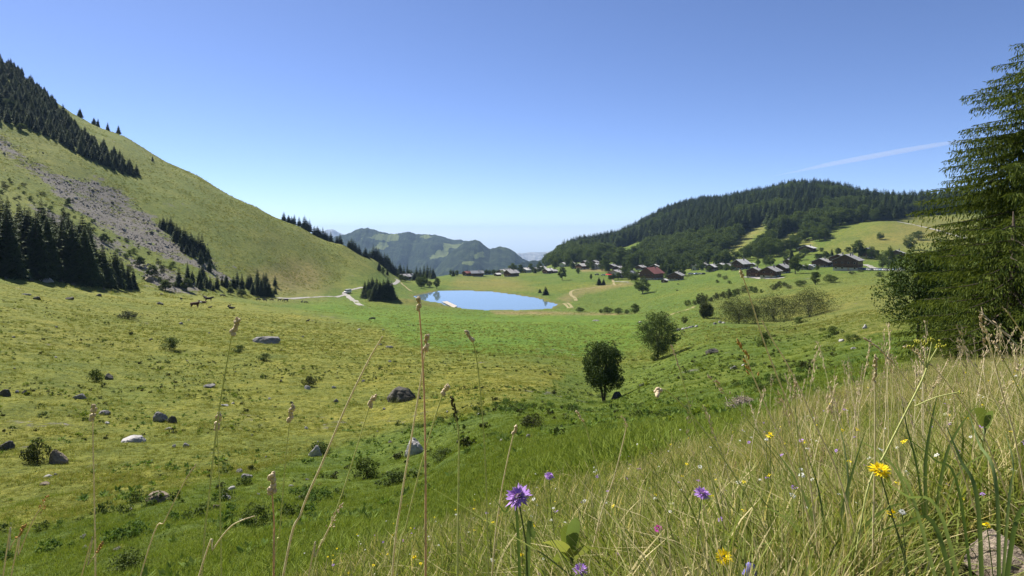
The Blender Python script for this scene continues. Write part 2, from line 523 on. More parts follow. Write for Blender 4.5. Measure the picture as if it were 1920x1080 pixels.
strip = np.maximum(zone([(1345,470),(1390,430),(1435,415),(1430,432),(1395,462),(1360,480)], 5, 500, 1000, 6, 98),
        np.maximum(zone([(1450,458),(1480,440),(1500,432),(1490,450),(1465,462)], 4, 500, 1000, 5, 99), zone([(1495,460),(1520,448),(1530,460),(1505,468)], 4, 500, 1000, 5, 100)))
mshore = np.zeros(len(vx))
_i = np.nonzero((vx > -120) & (vx < 90) & (vy > 330) & (vy < 640))[0]
_d = poly_dist(vx[_i], vy[_i], LAKE)
mshore[_i] = (1 - sstep(1.0, 7.0, _d))
mound_m = np.exp(-((vx - P(765, 565, 392)[0]) / 26) ** 2 - ((vy - 392) / 12) ** 2)

def lerp3(c, col, m):
    return c * (1 - m[:, None]) + np.array(col) * m[:, None]
gc = np.tile(np.array((0.092, 0.135, 0.022)), (len(vx), 1))
big1, big2 = fbm(vx, vy, 60, 3, 31), fbm(vx, vy, 18, 3, 33)
gc = lerp3(gc, (0.155, 0.165, 0.026), np.clip(0.45 * sstep(-0.1, 0.6, big1 + 0.4 * big2), 0, 1))
gc = lerp3(gc, (0.100, 0.165, 0.020), lush)
gc = lerp3(gc, (0.175, 0.182, 0.034), past * (0.72 + 0.28 * sstep(-0.5, 0.5, big2)))
gc = lerp3(gc, (0.165, 0.182, 0.040), hillm * (0.55 + 0.3 * sstep(-0.4, 0.5, big1)))
gc = lerp3(gc, (0.230, 0.180, 0.080), brown * 0.6)
gc = lerp3(gc, (0.185, 0.165, 0.050), olive * 0.75)
gc = lerp3(gc, (0.185, 0.180, 0.055), strip * 0.8)
gc = lerp3(gc, (0.260, 0.180, 0.100), bare * 0.8)
gc = lerp3(gc, (0.150, 0.135, 0.040), np.clip(mshore * 0.7 + mound_m * 0.75, 0, 1))
gc = lerp3(gc, (0.130, 0.120, 0.045), dryg)
inw = (vz < -0.02) & (mshore >= 0) & (vx > -120) & (vx < 90) & (vy > 330) & (vy < 640)
gc[inw] = (0.10, 0.10, 0.07)
t = NT('meadow')
base = t.attr('ground_colour', 'Color')
co = t.coord('Object')
n1 = t.noise(0.35, 5, 0.65, co)            # patches of some metres
n2 = t.noise(2.6, 6, 0.7, co)              # tufts
n3 = t.noise(0.05, 3, 0.5, co)
col = t.mix(1.0, base, t.ramp(n1, [(0.28, (0.50, 0.60, 0.46)), (0.5, (1, 1, 1)), (0.72, (1.40, 1.25, 1.2))]), 'MULTIPLY')
col = t.mix(1.0, col, t.ramp(n2, [(0.25, (0.30, 0.38, 0.30)), (0.5, (0.95, 0.95, 0.95)), (0.78, (1.5, 1.35, 1.2))]), 'MULTIPLY')
col = t.mix(1.0, col, t.ramp(n3, [(0.3, (0.85, 0.92, 0.85)), (0.7, (1.12, 1.06, 1.0))]), 'MULTIPLY')
sc = t.attr('scree')
stone = t.ramp(t.noise(1.1, 6, 0.75, co), [(0.3, (0.075, 0.066, 0.055)), (0.55, (0.17, 0.155, 0.135)), (0.75, (0.28, 0.26, 0.235))])
scm = t.ramp(t.math('ADD', sc, t.math('MULTIPLY', t.math('SUBTRACT', t.noise(0.07, 8, 0.8, co), 0.52), 4.2)), [(0.46, 0.0), (0.62, 1.0)])
col = t.mix(scm, col, stone)
nb = t.noise(5.0, 6, 0.75, co)
b1 = t.bump(nb, 0.9, 0.16)
b2 = t.node('ShaderNodeBump'); b2.inputs['Strength'].default_value = 0.7; b2.inputs['Distance'].default_value = 0.8
t.l.new(t.noise(0.9, 5, 0.7, co), b2.inputs['Height']); t.l.new(b1, b2.inputs['Normal'])
M_GROUND = t.done(t.bsdf(col, 0.95, b2.outputs[0], 0.1))
me = mesh_np('ground', gv, gf, [M_GROUND], True)
ca = me.color_attributes.new('ground_colour', 'FLOAT_COLOR', 'POINT')
ca.data.foreach_set('color', np.concatenate([gc, np.ones((len(gc), 1))], 1).astype(np.float32).ravel())
sa = me.attributes.new('scree', 'FLOAT', 'POINT')
sa.data.foreach_set('value', scree.astype(np.float32))
tag(link(bpy.data.objects.new('ground', me)), 'grassy valley floor and hillsides around the lake', None, None, 'structure')

# ---- lake water
t = NT('lake_water')
co = t.coord('Object')
rip = t.noise(0.9, 3, 0.6, co)
pat = t.noise(0.035, 3, 0.5, co)
rough = t.ramp(pat, [(0.42, 0.015), (0.6, 0.05)])
nrm = t.bump(rip, 0.03, 0.03)
M_WATER = t.done(t.bsdf((0.125, 0.185, 0.22), rough, nrm, 0.5, IOR=1.33))
lp = [(x + (x - 0) * 0.0, y) for x, y in LAKE]
cxm, cym = np.mean(np.array(LAKE), 0)
ring = [(cxm + (x - cxm) * 1.03, cym + (y - cym) * 1.03, 0.02) for x, y in LAKE]
me = mesh_np('lake', ring, [tuple(range(len(ring)))], [M_WATER])
tag(link(bpy.data.objects.new('lake', me)), 'small calm blue alpine lake on the valley floor', None, None, 'structure')
if me.polygons[0].normal.z < 0:
    me.flip_normals()

# ---- far mountains: ridges with depth, forest and pastures by material
t = NT('mountain_forest')
co = t.coord('Object')
tree_n = t.noise(0.016, 7, 0.8, co)
pn = t.noise(0.0011, 4, 0.55, co)
fcol = t.ramp(tree_n, [(0.38, (0.004, 0.010, 0.006)), (0.54, (0.028, 0.046, 0.018)), (0.68, (0.085, 0.11, 0.035))])
mcol = t.ramp(t.noise(0.006, 4, 0.6, co), [(0.3, (0.12, 0.16, 0.045)), (0.7, (0.21, 0.24, 0.08))])
msk = t.ramp(t.math('ADD', t.attr('pasture'), t.math('MULTIPLY', t.math('SUBTRACT', t.noise(0.006, 7, 0.75, co), 0.5), 2.4)), [(0.5, 0.0), (0.53, 1.0)])
rock = t.ramp(t.noise(0.01, 5, 0.7, co), [(0.35, (0.20, 0.20, 0.20)), (0.7, (0.5, 0.49, 0.47))])
col = t.mix(t.attr('rock'), t.mix(msk, fcol, mcol), rock)
M_MOUNT = t.done(t.bsdf(col, 0.95, t.bump(tree_n, 1.0, 45.0), 0.1))

def mountain(name, crest, Y, depth, label, zb=-420, rockiness=0.0, pastures=(), seed=1, amp=30, cols=520, rows=70):
    px = np.linspace(crest[0][0], crest[-1][0], cols)
    cp = np.interp(px, [c[0] for c in crest], [c[1] for c in crest])
    cp = cp + fbm(px, px * 0, 34, 4, seed) * 4.5 * 4000 / Y + fbm(px, px * 0 + 5, 6, 4, seed + 1) * 1.6
    tt = np.linspace(0, 1.25, rows)                       # 0 foot, 1 crest, then the far side
    PXX, T = np.meshgrid(px, tt)
    CP = np.tile(cp, (rows, 1))
    zc = CAMZ - (CP - HY) / F * Y
    YY = Y - depth * (1 - T)
    X = (PXX - CX) / F * Y
    shape = np.where(T < 1, 0.5 * T + 0.5 * T ** 2.0, 1 - (T - 1) * 2.2)
    Z = zb + (zc - zb) * shape
    mid = np.sin(np.clip(T, 0, 1) * math.pi) ** 0.8
    ridge = 1 - np.abs(fbm(X * 1.6 + YY * 0.3, YY * 0.55, 900, 5, seed + 5)) * 2
    Z = Z + mid * (amp * 2.2 * (ridge - 0.6) + amp * fbm(X, YY, 260, 4, seed + 9))
    v = np.stack([X, YY, Z], -1).reshape(-1, 3)
    ii = (np.arange(rows - 1)[:, None] * cols + np.arange(cols - 1)).ravel()
    f = np.stack([ii, ii + 1, ii + cols + 1, ii + cols], 1)
    me = mesh_np(name, v, f, [M_MOUNT], True)
    qx, qy = project(v[:, 0], v[:, 1], v[:, 2])
    pm = np.full(len(v), 0.0)
    for poly in pastures:
        ins = in_poly(qx, qy, poly); d = poly_dist(qx, qy, poly)
        pm = np.maximum(pm, np.where(ins, 0.55 + 0.45 * np.clip(d / 6, 0, 1), 0.55 - 0.55 * np.clip(d / 5, 0, 1)))
    a = me.attributes.new('pasture', 'FLOAT', 'POINT'); a.data.foreach_set('value', pm.astype(np.float32))
    a = me.attributes.new('rock', 'FLOAT', 'POINT'); a.data.foreach_set('value', np.full(len(v), rockiness, np.float32))
    return tag(link(bpy.data.objects.new(name, me)), label, None, None, 'structure')

mountain('mountain', [(540,470),(600,452),(640,437),(675,429),(690,428),(710,433),(730,437),(765,433),(800,440),(830,444),(850,447),(880,452),(900,470),(930,486),(960,500),(1100,540)],
         5200, 2600, zb=-640, label='long wooded mountain with green clearings beyond the pass', pastures=[
         [(690,445),(712,440),(735,438),(750,440),(745,450),(720,452),(695,449)],[(705,457),(725,452),(728,462),(715,468),(704,463)],
         [(775,440),(800,440),(812,443),(790,446),(776,444)],[(830,455),(850,460),(875,458),(860,464),(832,463)],[(800,480),(835,470),(838,478),(805,486)],
         [(820,470),(840,466),(838,474)],[(880,478),(900,472),(905,482),(888,488)],[(838,505),(852,500),(858,520),(845,528)],[(668,446),(690,445),(688,449),(668,449)]], seed=3, amp=95)
mountain('mountain.001', [(800,520),(840,478),(862,462),(880,451),(892,449),(905,455),(920,464),(940,463),(960,470),(980,482),(1010,497),(1060,520),(1150,560)],
         4200, 1800, zb=-560, label='dark wooded knoll with a rocky notch in front of the long mountain', pastures=[[(880,480),(905,470),(912,482),(890,490)],[(868,492),(890,488),(888,496),(866,498)]], seed=13, amp=70)
mountain('mountain.002', [(540,460),(580,440),(600,434),(615,430),(625,430),(637,436),(660,444),(800,460),(830,462),(850,452),(862,447),(872,452),(890,464),(955,480),(968,475),(985,472),(1010,473),(1040,471),(1060,473),(1150,480)],
         12500, 2600, zb=-1000, label='pale grey rock peaks on the far skyline', rockiness=0.85, seed=23, amp=90)
mountain('mountain.003', [(930,520),(960,500),(985,490),(1010,484),(1040,478),(1060,474),(1100,462),(1150,455),(1200,470),(1300,520)],
         3000, 900, label='dark wooded ridge running out from behind the village hill', seed=33, amp=20, zb=-420, pastures=[[(1020,487),(1035,483),(1050,482),(1040,488),(1022,492)],[(1000,492),(1012,489),(1010,494)]])
M_BARK = simple_mat('bark', (0.11, 0.085, 0.06), (0.05, 0.04, 0.03), 6, 0.95, 0.6, 0.03)
HOUSES = []
# ------------------------------------------------------------------ roads and tracks
M_ROAD = simple_mat('pale_gravel_road', (0.34, 0.32, 0.29), (0.24, 0.225, 0.20), 0.8, 0.95)
M_TRACK = simple_mat('dirt_track', (0.30, 0.245, 0.13), (0.20, 0.18, 0.07), 0.7, 0.95)
def ribbon(name, pts, width, mat, label, y0=150, lift=0.06):
    q = [hit(a, b, y0) for a, b in pts]
    c = []
    for i in range(len(q) - 1):
        p0, p1, p2, p3 = (np.array(q[max(0, min(len(q) - 1, i + d))][:2]) for d in (-1, 0, 1, 2))
        for t in np.linspace(0, 1, 14, endpoint=False):
            c.append(0.5 * (2 * p1 + (p2 - p0) * t + (2 * p0 - 5 * p1 + 4 * p2 - p3) * t * t + (3 * p1 - p0 - 3 * p2 + p3) * t ** 3))
    c.append(np.array(q[-1][:2]))
    c = np.array(c)
    d = np.gradient(c, axis=0); d /= np.maximum(np.linalg.norm(d, axis=1, keepdims=True), 1e-6)
    nrm = np.stack([-d[:, 1], d[:, 0]], 1)
    offs = np.array([-0.5, -0.17, 0.17, 0.5])
    wv = width * (1 + 0.25 * fbm(c[:, 0], c[:, 1], 8, 2, 5))
    V = []
    for o in offs:
        e = c + nrm * (o * wv)[:, None]
        V.append(np.column_stack([e, height(e[:, 0], e[:, 1]) + lift]))
    V = np.stack(V, 1)
    n, m = V.shape[:2]
    V = V.reshape(-1, 3)
    ii = (np.arange(n - 1)[:, None] * m + np.arange(m - 1)).ravel()
    f = np.stack([ii, ii + 1, ii + m + 1, ii + m], 1)
    tag(link(bpy.data.objects.new(name, mesh_np(name, V, f, [mat], True))), label, None, None, 'structure')
ribbon('road', [(678,573),(668,567),(658,560),(652,555),(646,551),(652,546),(664,542),(676,539.5),(690,538)], 3.2, M_ROAD, 'pale road curving past the spruce clump', 330, 0.12)
ribbon('road.001', [(728,536),(738,532.5),(745,529),(747,526),(742,523)], 3.4, M_ROAD, 'bright piece of road by the house at the pass', 430, 0.15)
ribbon('path', [(646,553),(620,556),(590,557.5),(560,559),(520,559)], 2.6, M_ROAD, 'thin farm track along the foot of the hill', 330, 0.12)
ribbon('path.001', [(752,530),(758,536),(764,541),(770,545),(779,548)], 1.6, M_TRACK, 'narrow footpath from the house down to the lake', 400, 0.1)
ribbon('path.002', [(1190,531),(1150,534),(1110,540),(1085,542.5),(1072,546),(1070,552),(1077,558),(1080,564)], 2.2, M_TRACK, 'dirt track winding down from the village to the lake', 380, 0.1)
ribbon('path.003', [(1057,569),(1062,573),(1067,578)], 1.8, M_TRACK, 'first wheel rut near the end of the lake', 330, 0.08)
ribbon('path.004', [(1064,568),(1070,573),(1074,578)], 1.8, M_TRACK, 'second wheel rut near the end of the lake', 330, 0.08)
ribbon('path.005', [(1683,416),(1710,421),(1745,429),(1780,438),(1815,448)], 3.6, M_ROAD, 'pale track crossing the high pasture', 420, 0.15)
ribbon('path.006', [(1149,524),(1150,530),(1152,535)], 2.0, M_TRACK, 'short dirt path leaving the village', 400, 0.1)
ribbon('path.007', [(1305,574),(1290,580),(1265,587),(1245,594)], 1.5, M_TRACK, 'trodden path down the meadow below the hedgerow', 150, 0.06)
ribbon('road.002', [(1622,496),(1632,500),(1645,505),(1660,507),(1690,508)], 4.0, M_ROAD, 'gravel drive of the car park by the big chalet', 300, 0.1)
ribbon('road.003', [(1395,519),(1420,521.5),(1450,522.5),(1470,520)], 3.0, M_ROAD, 'pale terrace in front of the two low chalets', 300, 0.12)
ribbon('road.004', [(1150,527.5),(1165,528.5),(1180,529)], 3.0, M_ROAD, 'pale yard below the village trees', 400, 0.1)

# ------------------------------------------------------------------ houses
M_WOOD = simple_mat('dark_timber', (0.15, 0.083, 0.048), (0.075, 0.042, 0.026), 1.5, 0.85)
M_WOOD2 = simple_mat('warm_timber', (0.19, 0.10, 0.05), (0.11, 0.055, 0.03), 1.5, 0.85)
M_PLAS = simple_mat('pale_plaster', (0.62, 0.59, 0.53), (0.48, 0.45, 0.40), 0.8, 0.9)
M_ROOFG = simple_mat('grey_shingles', (0.42, 0.40, 0.38), (0.27, 0.26, 0.25), 0.9, 0.75)
M_ROOFD = simple_mat('slate_roof', (0.24, 0.245, 0.26), (0.17, 0.175, 0.19), 0.9, 0.6)
M_ROOFR = simple_mat('red_roof', (0.27, 0.105, 0.085), (0.19, 0.075, 0.06), 0.9, 0.75)
M_ROOFW = simple_mat('pale_sheet_roof', (0.62, 0.60, 0.57), (0.48, 0.46, 0.43), 0.7, 0.6)
M_GLASS = simple_mat('window_glass', (0.03, 0.035, 0.045), (0.02, 0.02, 0.025), 1, 0.1, spec=0.5)
M_FRAME = simple_mat('window_frame', (0.55, 0.42, 0.28), (0.4, 0.3, 0.2), 3, 0.7)
M_STONE = simple_mat('chimney_stone', (0.30, 0.28, 0.26), (0.2, 0.19, 0.18), 3, 0.9)
M_AWN = simple_mat('red_awning', (0.45, 0.03, 0.03), (0.33, 0.02, 0.02), 2, 0.8)

def gable_prism(W, D, z0, z1, rise):
    v = [(-W/2,-D/2,z0),(W/2,-D/2,z0),(W/2,D/2,z0),(-W/2,D/2,z0),(-W/2,-D/2,z1),(W/2,-D/2,z1),(W/2,D/2,z1),(-W/2,D/2,z1),(0,-D/2,z1+rise),(0,D/2,z1+rise)]
    f = [(0,3,2,1),(0,1,5,8,4),(2,3,7,9,6),(1,2,6,5),(3,0,4,7),(5,6,9,8),(7,4,8,9)]
    return v, f

def house(px, py, W, D, h, rz, roof, label, wall=None, base=0.35, rise=None, floors=2, y0=300, name='chalet', chimneys=1, balcony=True, detail=2, group=None, at=None):
    """chalet with its gable towards -Y turned by rz; base = share of wall height in plaster"""
    wall = wall or M_WOOD
    k_ = 0.97 if W >= 15 and D == 17 else 0.88
    W, D, h, rise = W * k_, D * k_, h * (k_ + 0.06), (rise or W * 0.2) * k_
    p = at or hit(px, py, y0)
    o = empty(name, (p[0], p[1], p[2] - 0.25), rad(rz))
    HOUSES.append((p[0], p[1], max(W, D), px, py, label))
    rise = rise or W * 0.20
    hb = h * base
    b = MB(); b.box((0, 0, hb / 2 - 0.6), (W - 0.24, D - 0.24, hb + 1.2)); b.build('base_wall', M_PLAS, o)
    b = MB(); v, f = gable_prism(W, D, hb, h, rise - 0.02); b.add(v, f); b.build('wall', wall, o)
    ov, th = 1.0 if detail > 1 else 0.7, 0.26
    b = MB()
    sl = rise / (W / 2)
    xe, ze = W / 2 + ov, h - ov * sl
    for s in (-1, 1):
        y1, y2 = -D / 2 - ov * 1.2, D / 2 + ov
        v = [(0, y1, h + rise), (s * xe, y1, ze), (s * xe, y2, ze), (0, y2, h + rise)]
        v += [(a, c, d + th) for a, c, d in v]
        b.add(v, [(0, 1, 2, 3), (4, 7, 6, 5), (0, 4, 5, 1), (1, 5, 6, 2), (2, 6, 7, 3)] if s > 0 else [(3, 2, 1, 0), (5, 6, 7, 4), (1, 5, 4, 0), (2, 6, 5, 1), (3, 7, 6, 2)])
    ro = b.build('roof', roof, o)
    for c in range(chimneys):
        b = MB(); cy = D * (0.15 - 0.4 * c); cx_ = W * 0.16
        b.box((cx_, cy, h + rise + 0.2), (0.7, 0.7, 1.9)); b.box((cx_, cy, h + rise + 1.25), (0.95, 0.95, 0.14))
        b.build('chimney', M_STONE, ro)
    if detail == 0:
        b = MB(); b.box((0, -D / 2 - 0.03, 0.95), (0.9, 0.08, 1.9)); b.build('door', M_FRAME, o)
        return tag(o, label, 'house', group)
    def window(x, y, z, face, w=0.95, hh=1.15):
        b = MB(); g = MB()
        if face == 'f':
            b.box((x, -D / 2 - 0.02, z), (w + 0.24, 0.12, hh + 0.24)); g.box((x, -D / 2 - 0.07, z), (w, 0.06, hh))
        else:
            b.box((W / 2 + 0.02, y, z), (0.12, w + 0.24, hh + 0.24)); g.box((W / 2 + 0.07, y, z), (0.06, w, hh))
        wo_ = b.build('window', M_FRAME, o)
        g.build('pane', M_GLASS, wo_)
    nf = max(2, int(W / 3.2))
    for fl in range(floors):
        z = h * (0.28 + fl * 0.45)
        for i in range(nf):
            x = (i - (nf - 1) / 2) * W / nf
            if fl == 0 and i == nf // 2:
                b = MB(); b.box((x, -D / 2 - 0.03, 1.05), (1.1, 0.12, 2.1)); b.build('door', M_FRAME, o)
            else:
                window(x, 0, z, 'f')
        ns = max(2, int(D / 4))
        for i in range(ns):
            window(0, (i - (ns - 1) / 2) * D / ns, z, 's')
    if balcony:
        zb = h * 0.52
        b = MB(); b.box((0, -D / 2 - 0.62, zb), (W * 0.92, 1.2, 0.14)); ba = b.build('balcony', M_WOOD2, o)
        b = MB(); b.box((0, -D / 2 - 1.18, zb + 0.98), (W * 0.92, 0.08, 0.1)); b.box((0, -D / 2 - 1.18, zb + 0.5), (W * 0.92, 0.05, 0.62))
        b.build('railing', M_WOOD2, ba)
    return tag(o, label, 'house', group)

# the chalets below the high pasture
house(1590, 506, 15, 17, 6.6, -38, M_ROOFG, 'largest dark timber chalet beside the row of parked cars', M_WOOD, 0.3, 3.6, 2, chimneys=2)
house(1574, 497, 13, 14, 6.0, -38, M_ROOFG, 'timber chalet whose roof shows behind the largest chalet', M_WOOD, 0.25, 2.8, 2)
house(1541, 500, 12, 14, 4.2, -40, M_ROOFG, 'long roofed dark chalet left of the largest chalet', M_WOOD, 0.3, 2.6, 1)
house(1389, 505, 11, 14, 5.4, -48, M_ROOFW, 'chalet with a bright roof at the left end of the chalets', M_WOOD, 0.3, 3.4, 2)
house(1415, 519, 9.5, 9, 4.6, -35, M_ROOFG, 'left one of the two low chalets with a shared terrace', M_WOOD, 0.2, 2.2, 2)
house(1445, 520, 10.5, 12.5, 4.8, -40, M_ROOFG, 'right one of the two low chalets with a pale base', M_WOOD, 0.35, 2.6, 2)
house(1411, 500, 4, 4.5, 2.4, -35, M_ROOFW, 'small shed beside the bright roofed chalet', M_WOOD, 0.5, 1.0, 1, name='shed', detail=0, chimneys=0)
house(1466, 512, 9, 11, 4.4, -42, M_ROOFG, 'chalet half hidden behind the dark tree', M_WOOD, 0.3, 2.4, 1)
house(1477, 497, 7, 8, 3.6, -30, M_ROOFG, 'small upper chalet above the half hidden one', M_WOOD, 0.2, 1.8, 1, balcony=False)
house(1505, 506, 6.5, 5.5, 2.6, -30, M_ROOFW, 'white walled shed right of the dark tree', M_PLAS, 0.6, 1.1, 1, name='shed', detail=0, chimneys=0)
house(1519, 505, 5.0, 4.5, 2.5, -30, M_ROOFW, 'smaller white shed next to the white walled shed', M_PLAS, 0.6, 1.0, 1, name='shed', detail=0, chimneys=0)
house(1514, 472, 14, 12, 4.0, -42, M_ROOFW, 'bright roofed chalet alone at the edge of the high pasture', M_WOOD, 0.2, 2.4, 1)
house(1681, 484, 12, 11, 4.4, -35, M_ROOFG, 'chalet behind the leafy trees right of the car park', M_WOOD, 0.3, 2.4, 1)
house(1626, 482, 12, 11, 5.2, -35, M_ROOFD, 'dark chalet hidden between the trees behind the largest chalet', M_WOOD, 0.25, 2.8, 1)
house(1335, 508, 9, 10, 4.4, -40, M_ROOFW, 'pale roofed house at the forest foot between the two chalet groups', M_WOOD, 0.5, 2.2, 1)
house(1304, 506, 7, 8, 3.6, -20, M_ROOFG, 'small grey house among the trees of the forest foot', M_PLAS, 0.6, 1.7, 1, balcony=False)
# the middle of the village
house(1222, 524, 15.5, 18, 6.4, -42, M_ROOFR, 'large chalet with a red roof and timber balconies', M_WOOD2, 0.3, 5.0, 2)
house(1228, 507, 11, 12, 4.6, -20, M_ROOFW, 'house whose bright roof shows above the red roof', M_WOOD, 0.4, 2.4, 1)
house(1268, 525, 11, 10, 4.6, -30, M_ROOFG, 'timber chalet right of the red roofed chalet', M_WOOD2, 0.3, 2.6, 2)
house(1259, 525.5, 5.5, 5, 2.8, -30, M_ROOFR, 'low reddish annex at the left of the small timber chalet', M_WOOD2, 0.3, 1.0, 1, name='shed', detail=0, chimneys=0)
house(1246, 529.5, 4.6, 4.0, 2.2, -35, M_ROOFW, 'little white roofed hut alone on the meadow', M_WOOD, 0.2, 0.9, 1, name='hut', detail=0, chimneys=0)
hs = house(1155, 520, 13, 11, 5.0, -35, M_ROOFG, 'white walled house with a red awning', M_PLAS, 0.5, 2.6, 2, balcony=False)
b = MB(); b.box((-3.5, -6.8, 3.2), (6.5, 3.0, 0.14), mat=Matrix.Rotation(rad(-16), 3, 'X').inverted()); b.build('awning', M_AWN, hs)
house(1160, 510, 11, 10, 4.4, -35, M_ROOFG, 'grey roofed house behind the house with the red awning', M_WOOD, 0.4, 2.2, 1)
house(1184, 520, 9, 8, 4.2, -30, M_ROOFD, 'slate roofed house between the red awning and the white tents', M_PLAS, 0.5, 2.2, 1, balcony=False)
house(1181, 498, 10, 10, 4.4, -25, M_ROOFG, 'upper chalet under the forest above the village', M_WOOD, 0.3, 2.2, 1)
house(1147, 504, 9, 9, 3.8, -30, M_ROOFG, 'small chalet above the house with the red awning', M_WOOD, 0.3, 2.0, 1)
house(1093, 505, 13, 11, 4.6, -60, M_ROOFG, 'wide roofed chalet above the bare bank', M_WOOD, 0.4, 2.6, 1)
house(1118, 504, 8, 8, 4.8, -30, M_ROOFW, 'white house right of the wide roofed chalet', M_PLAS, 0.6, 2.2, 2, balcony=False)
house(1115, 497, 9, 9, 4.2, -30, M_ROOFG, 'house just above the white house', M_WOOD, 0.4, 2.1, 1)
house(1097, 497, 9, 9, 4.0, -35, M_ROOFG, 'house above the wide roofed chalet', M_WOOD, 0.4, 2.1, 1)
house(1057, 500, 9, 9, 4.0, -35, M_ROOFW, 'pale house above the upright meadow tree', M_PLAS, 0.5, 2.0, 1, balcony=False)
house(1045, 500, 8, 8, 3.8, -35, M_ROOFG, 'grey house next to the pale house above the upright tree', M_WOOD, 0.4, 1.9, 1)
house(1028, 512.5, 10, 10, 3.8, -50, M_ROOFW, 'barn with a bright roof on the far meadow edge', M_WOOD, 0.2, 2.2, 1)
house(1038, 512, 7, 7, 2.8, -50, M_ROOFG, 'low shed touching the bright roofed barn', M_WOOD, 0.2, 1.4, 1, name='shed', detail=0, chimneys=0)
# the far end, beyond the lake
house(959, 518, 12, 13, 4.4, -48, M_ROOFG, 'dark barn with a grey roof beyond the middle of the lake', M_WOOD, 0.2, 3.0, 1)
house(948, 512.5, 8, 9, 4.0, -48, M_ROOFW, 'pale house behind the dark barn beyond the lake', M_PLAS, 0.5, 2.0, 1, balcony=False)
house(933, 517.5, 6, 6, 2.4, -50, M_ROOFW, 'small hut between the two barns beyond the lake', M_WOOD, 0.2, 1.3, 1, name='hut', detail=0, chimneys=0)
house(894, 518, 9, 14, 4.2, -72, M_ROOFD, 'long barn with a blue grey roof beyond the lake', M_WOOD, 0.2, 2.4, 1, balcony=False)
house(875, 517, 7, 7, 3.6, -40, M_ROOFR, 'small faded red roofed hut left of the long barn', M_WOOD2, 0.3, 1.8, 1, name='hut', balcony=False)
house(942, 505.5, 10, 9, 4.2, -40, M_ROOFG, 'left roof of the far pair on the edge of the pass', M_WOOD, 0.4, 2.2, 1)
house(952, 505, 10, 9, 4.2, -40, M_ROOFG, 'right roof of the far pair on the edge of the pass', M_PLAS, 0.4, 2.2, 1)
house(986, 506, 11, 9, 4.2, -45, M_ROOFW, 'bright roofed house between tall trees at the pass', M_PLAS, 0.5, 2.2, 1)
house(1016, 498, 9, 9, 4.0, -40, M_ROOFW, 'small pale house up in the trees left of the village', M_PLAS, 0.5, 2.0, 1, balcony=False)
house(759, 524, 9, 10, 3.4, -50, M_ROOFG, 'grey roofed house at the pass by the road', M_WOOD, 0.3, 2.2, 1, y0=430)
house(768, 518, 8, 8, 3.6, -40, M_ROOFW, 'pale house behind the house at the pass', M_PLAS, 0.5, 2.0, 1, y0=430, balcony=False)

for i, (a_, b_, w_, rf, l_) in enumerate([(1070,498,8,M_ROOFW,'small pale roof behind the upright meadow tree'),(1130,499,8,M_ROOFG,'small roof in the trees above the awning house'),(1201,506,9,M_ROOFG,'roof showing above the white tents'),(1290,503,8,M_ROOFW,'bright little roof left of the small grey house'),
        (1320,502,8,M_ROOFG,'little roof among trees right of the small grey house'),(1352,504,8,M_ROOFW,'low pale roof near the forest foot'),(1366,505,7,M_ROOFG,'last small roof before the chalet group'),(1006,503,8,M_ROOFG,'grey roof between trees left of the bright barn'),(1080,503,7,M_ROOFW,'pale hut left of the wide roofed chalet')]):
    house(a_, b_, w_, w_ + 1, 3.6, -30 - 5 * (i % 4), rf, l_, M_WOOD if i % 3 else M_PLAS, 0.4, 1.9, 1, balcony=False)
# ---- two white pagoda tents
M_TENT = simple_mat('white_canvas', (0.80, 0.80, 0.78), (0.70, 0.70, 0.68), 1, 0.7)
for px, l in ((1200.5, 'left one of the two white pointed tents'), (1206.5, 'right one of the two white pointed tents')):
    p = hit(px, 519, 400)
    o = empty('tent', (p[0], p[1], p[2]), rad(-30))
    b = MB(); s = 2.0
    prof = [(1.0, 2.5), (0.55, 3.2), (0.25, 4.1), (0.02, 5.6)]
    ring = [[(k * s * x, k * s * y, z) for x, y in ((-1, -1), (1, -1), (1, 1), (-1, 1))] for k, z in prof]
    b.add([v for r in ring for v in r], [(4 * i + j, 4 * i + (j + 1) % 4, 4 * i + 4 + (j + 1) % 4, 4 * i + 4 + j) for i in range(3) for j in range(4)])
    b.build('canopy', M_TENT, o)
    for x, y in ((-1, -1), (1, -1), (1, 1), (-1, 1)):
        b = MB(); b.tube([(x * s, y * s, -0.3), (x * s, y * s, 2.5)], 0.06, 6); b.build('pole', M_STONE, o)
    b = MB(); b.box((0, s - 0.05, 1.3), (2 * s - 0.2, 0.05, 2.4)); b.build('side_curtain', M_TENT, o)
    tag(o, l, 'tent', 'white tents by the red roofed chalet')

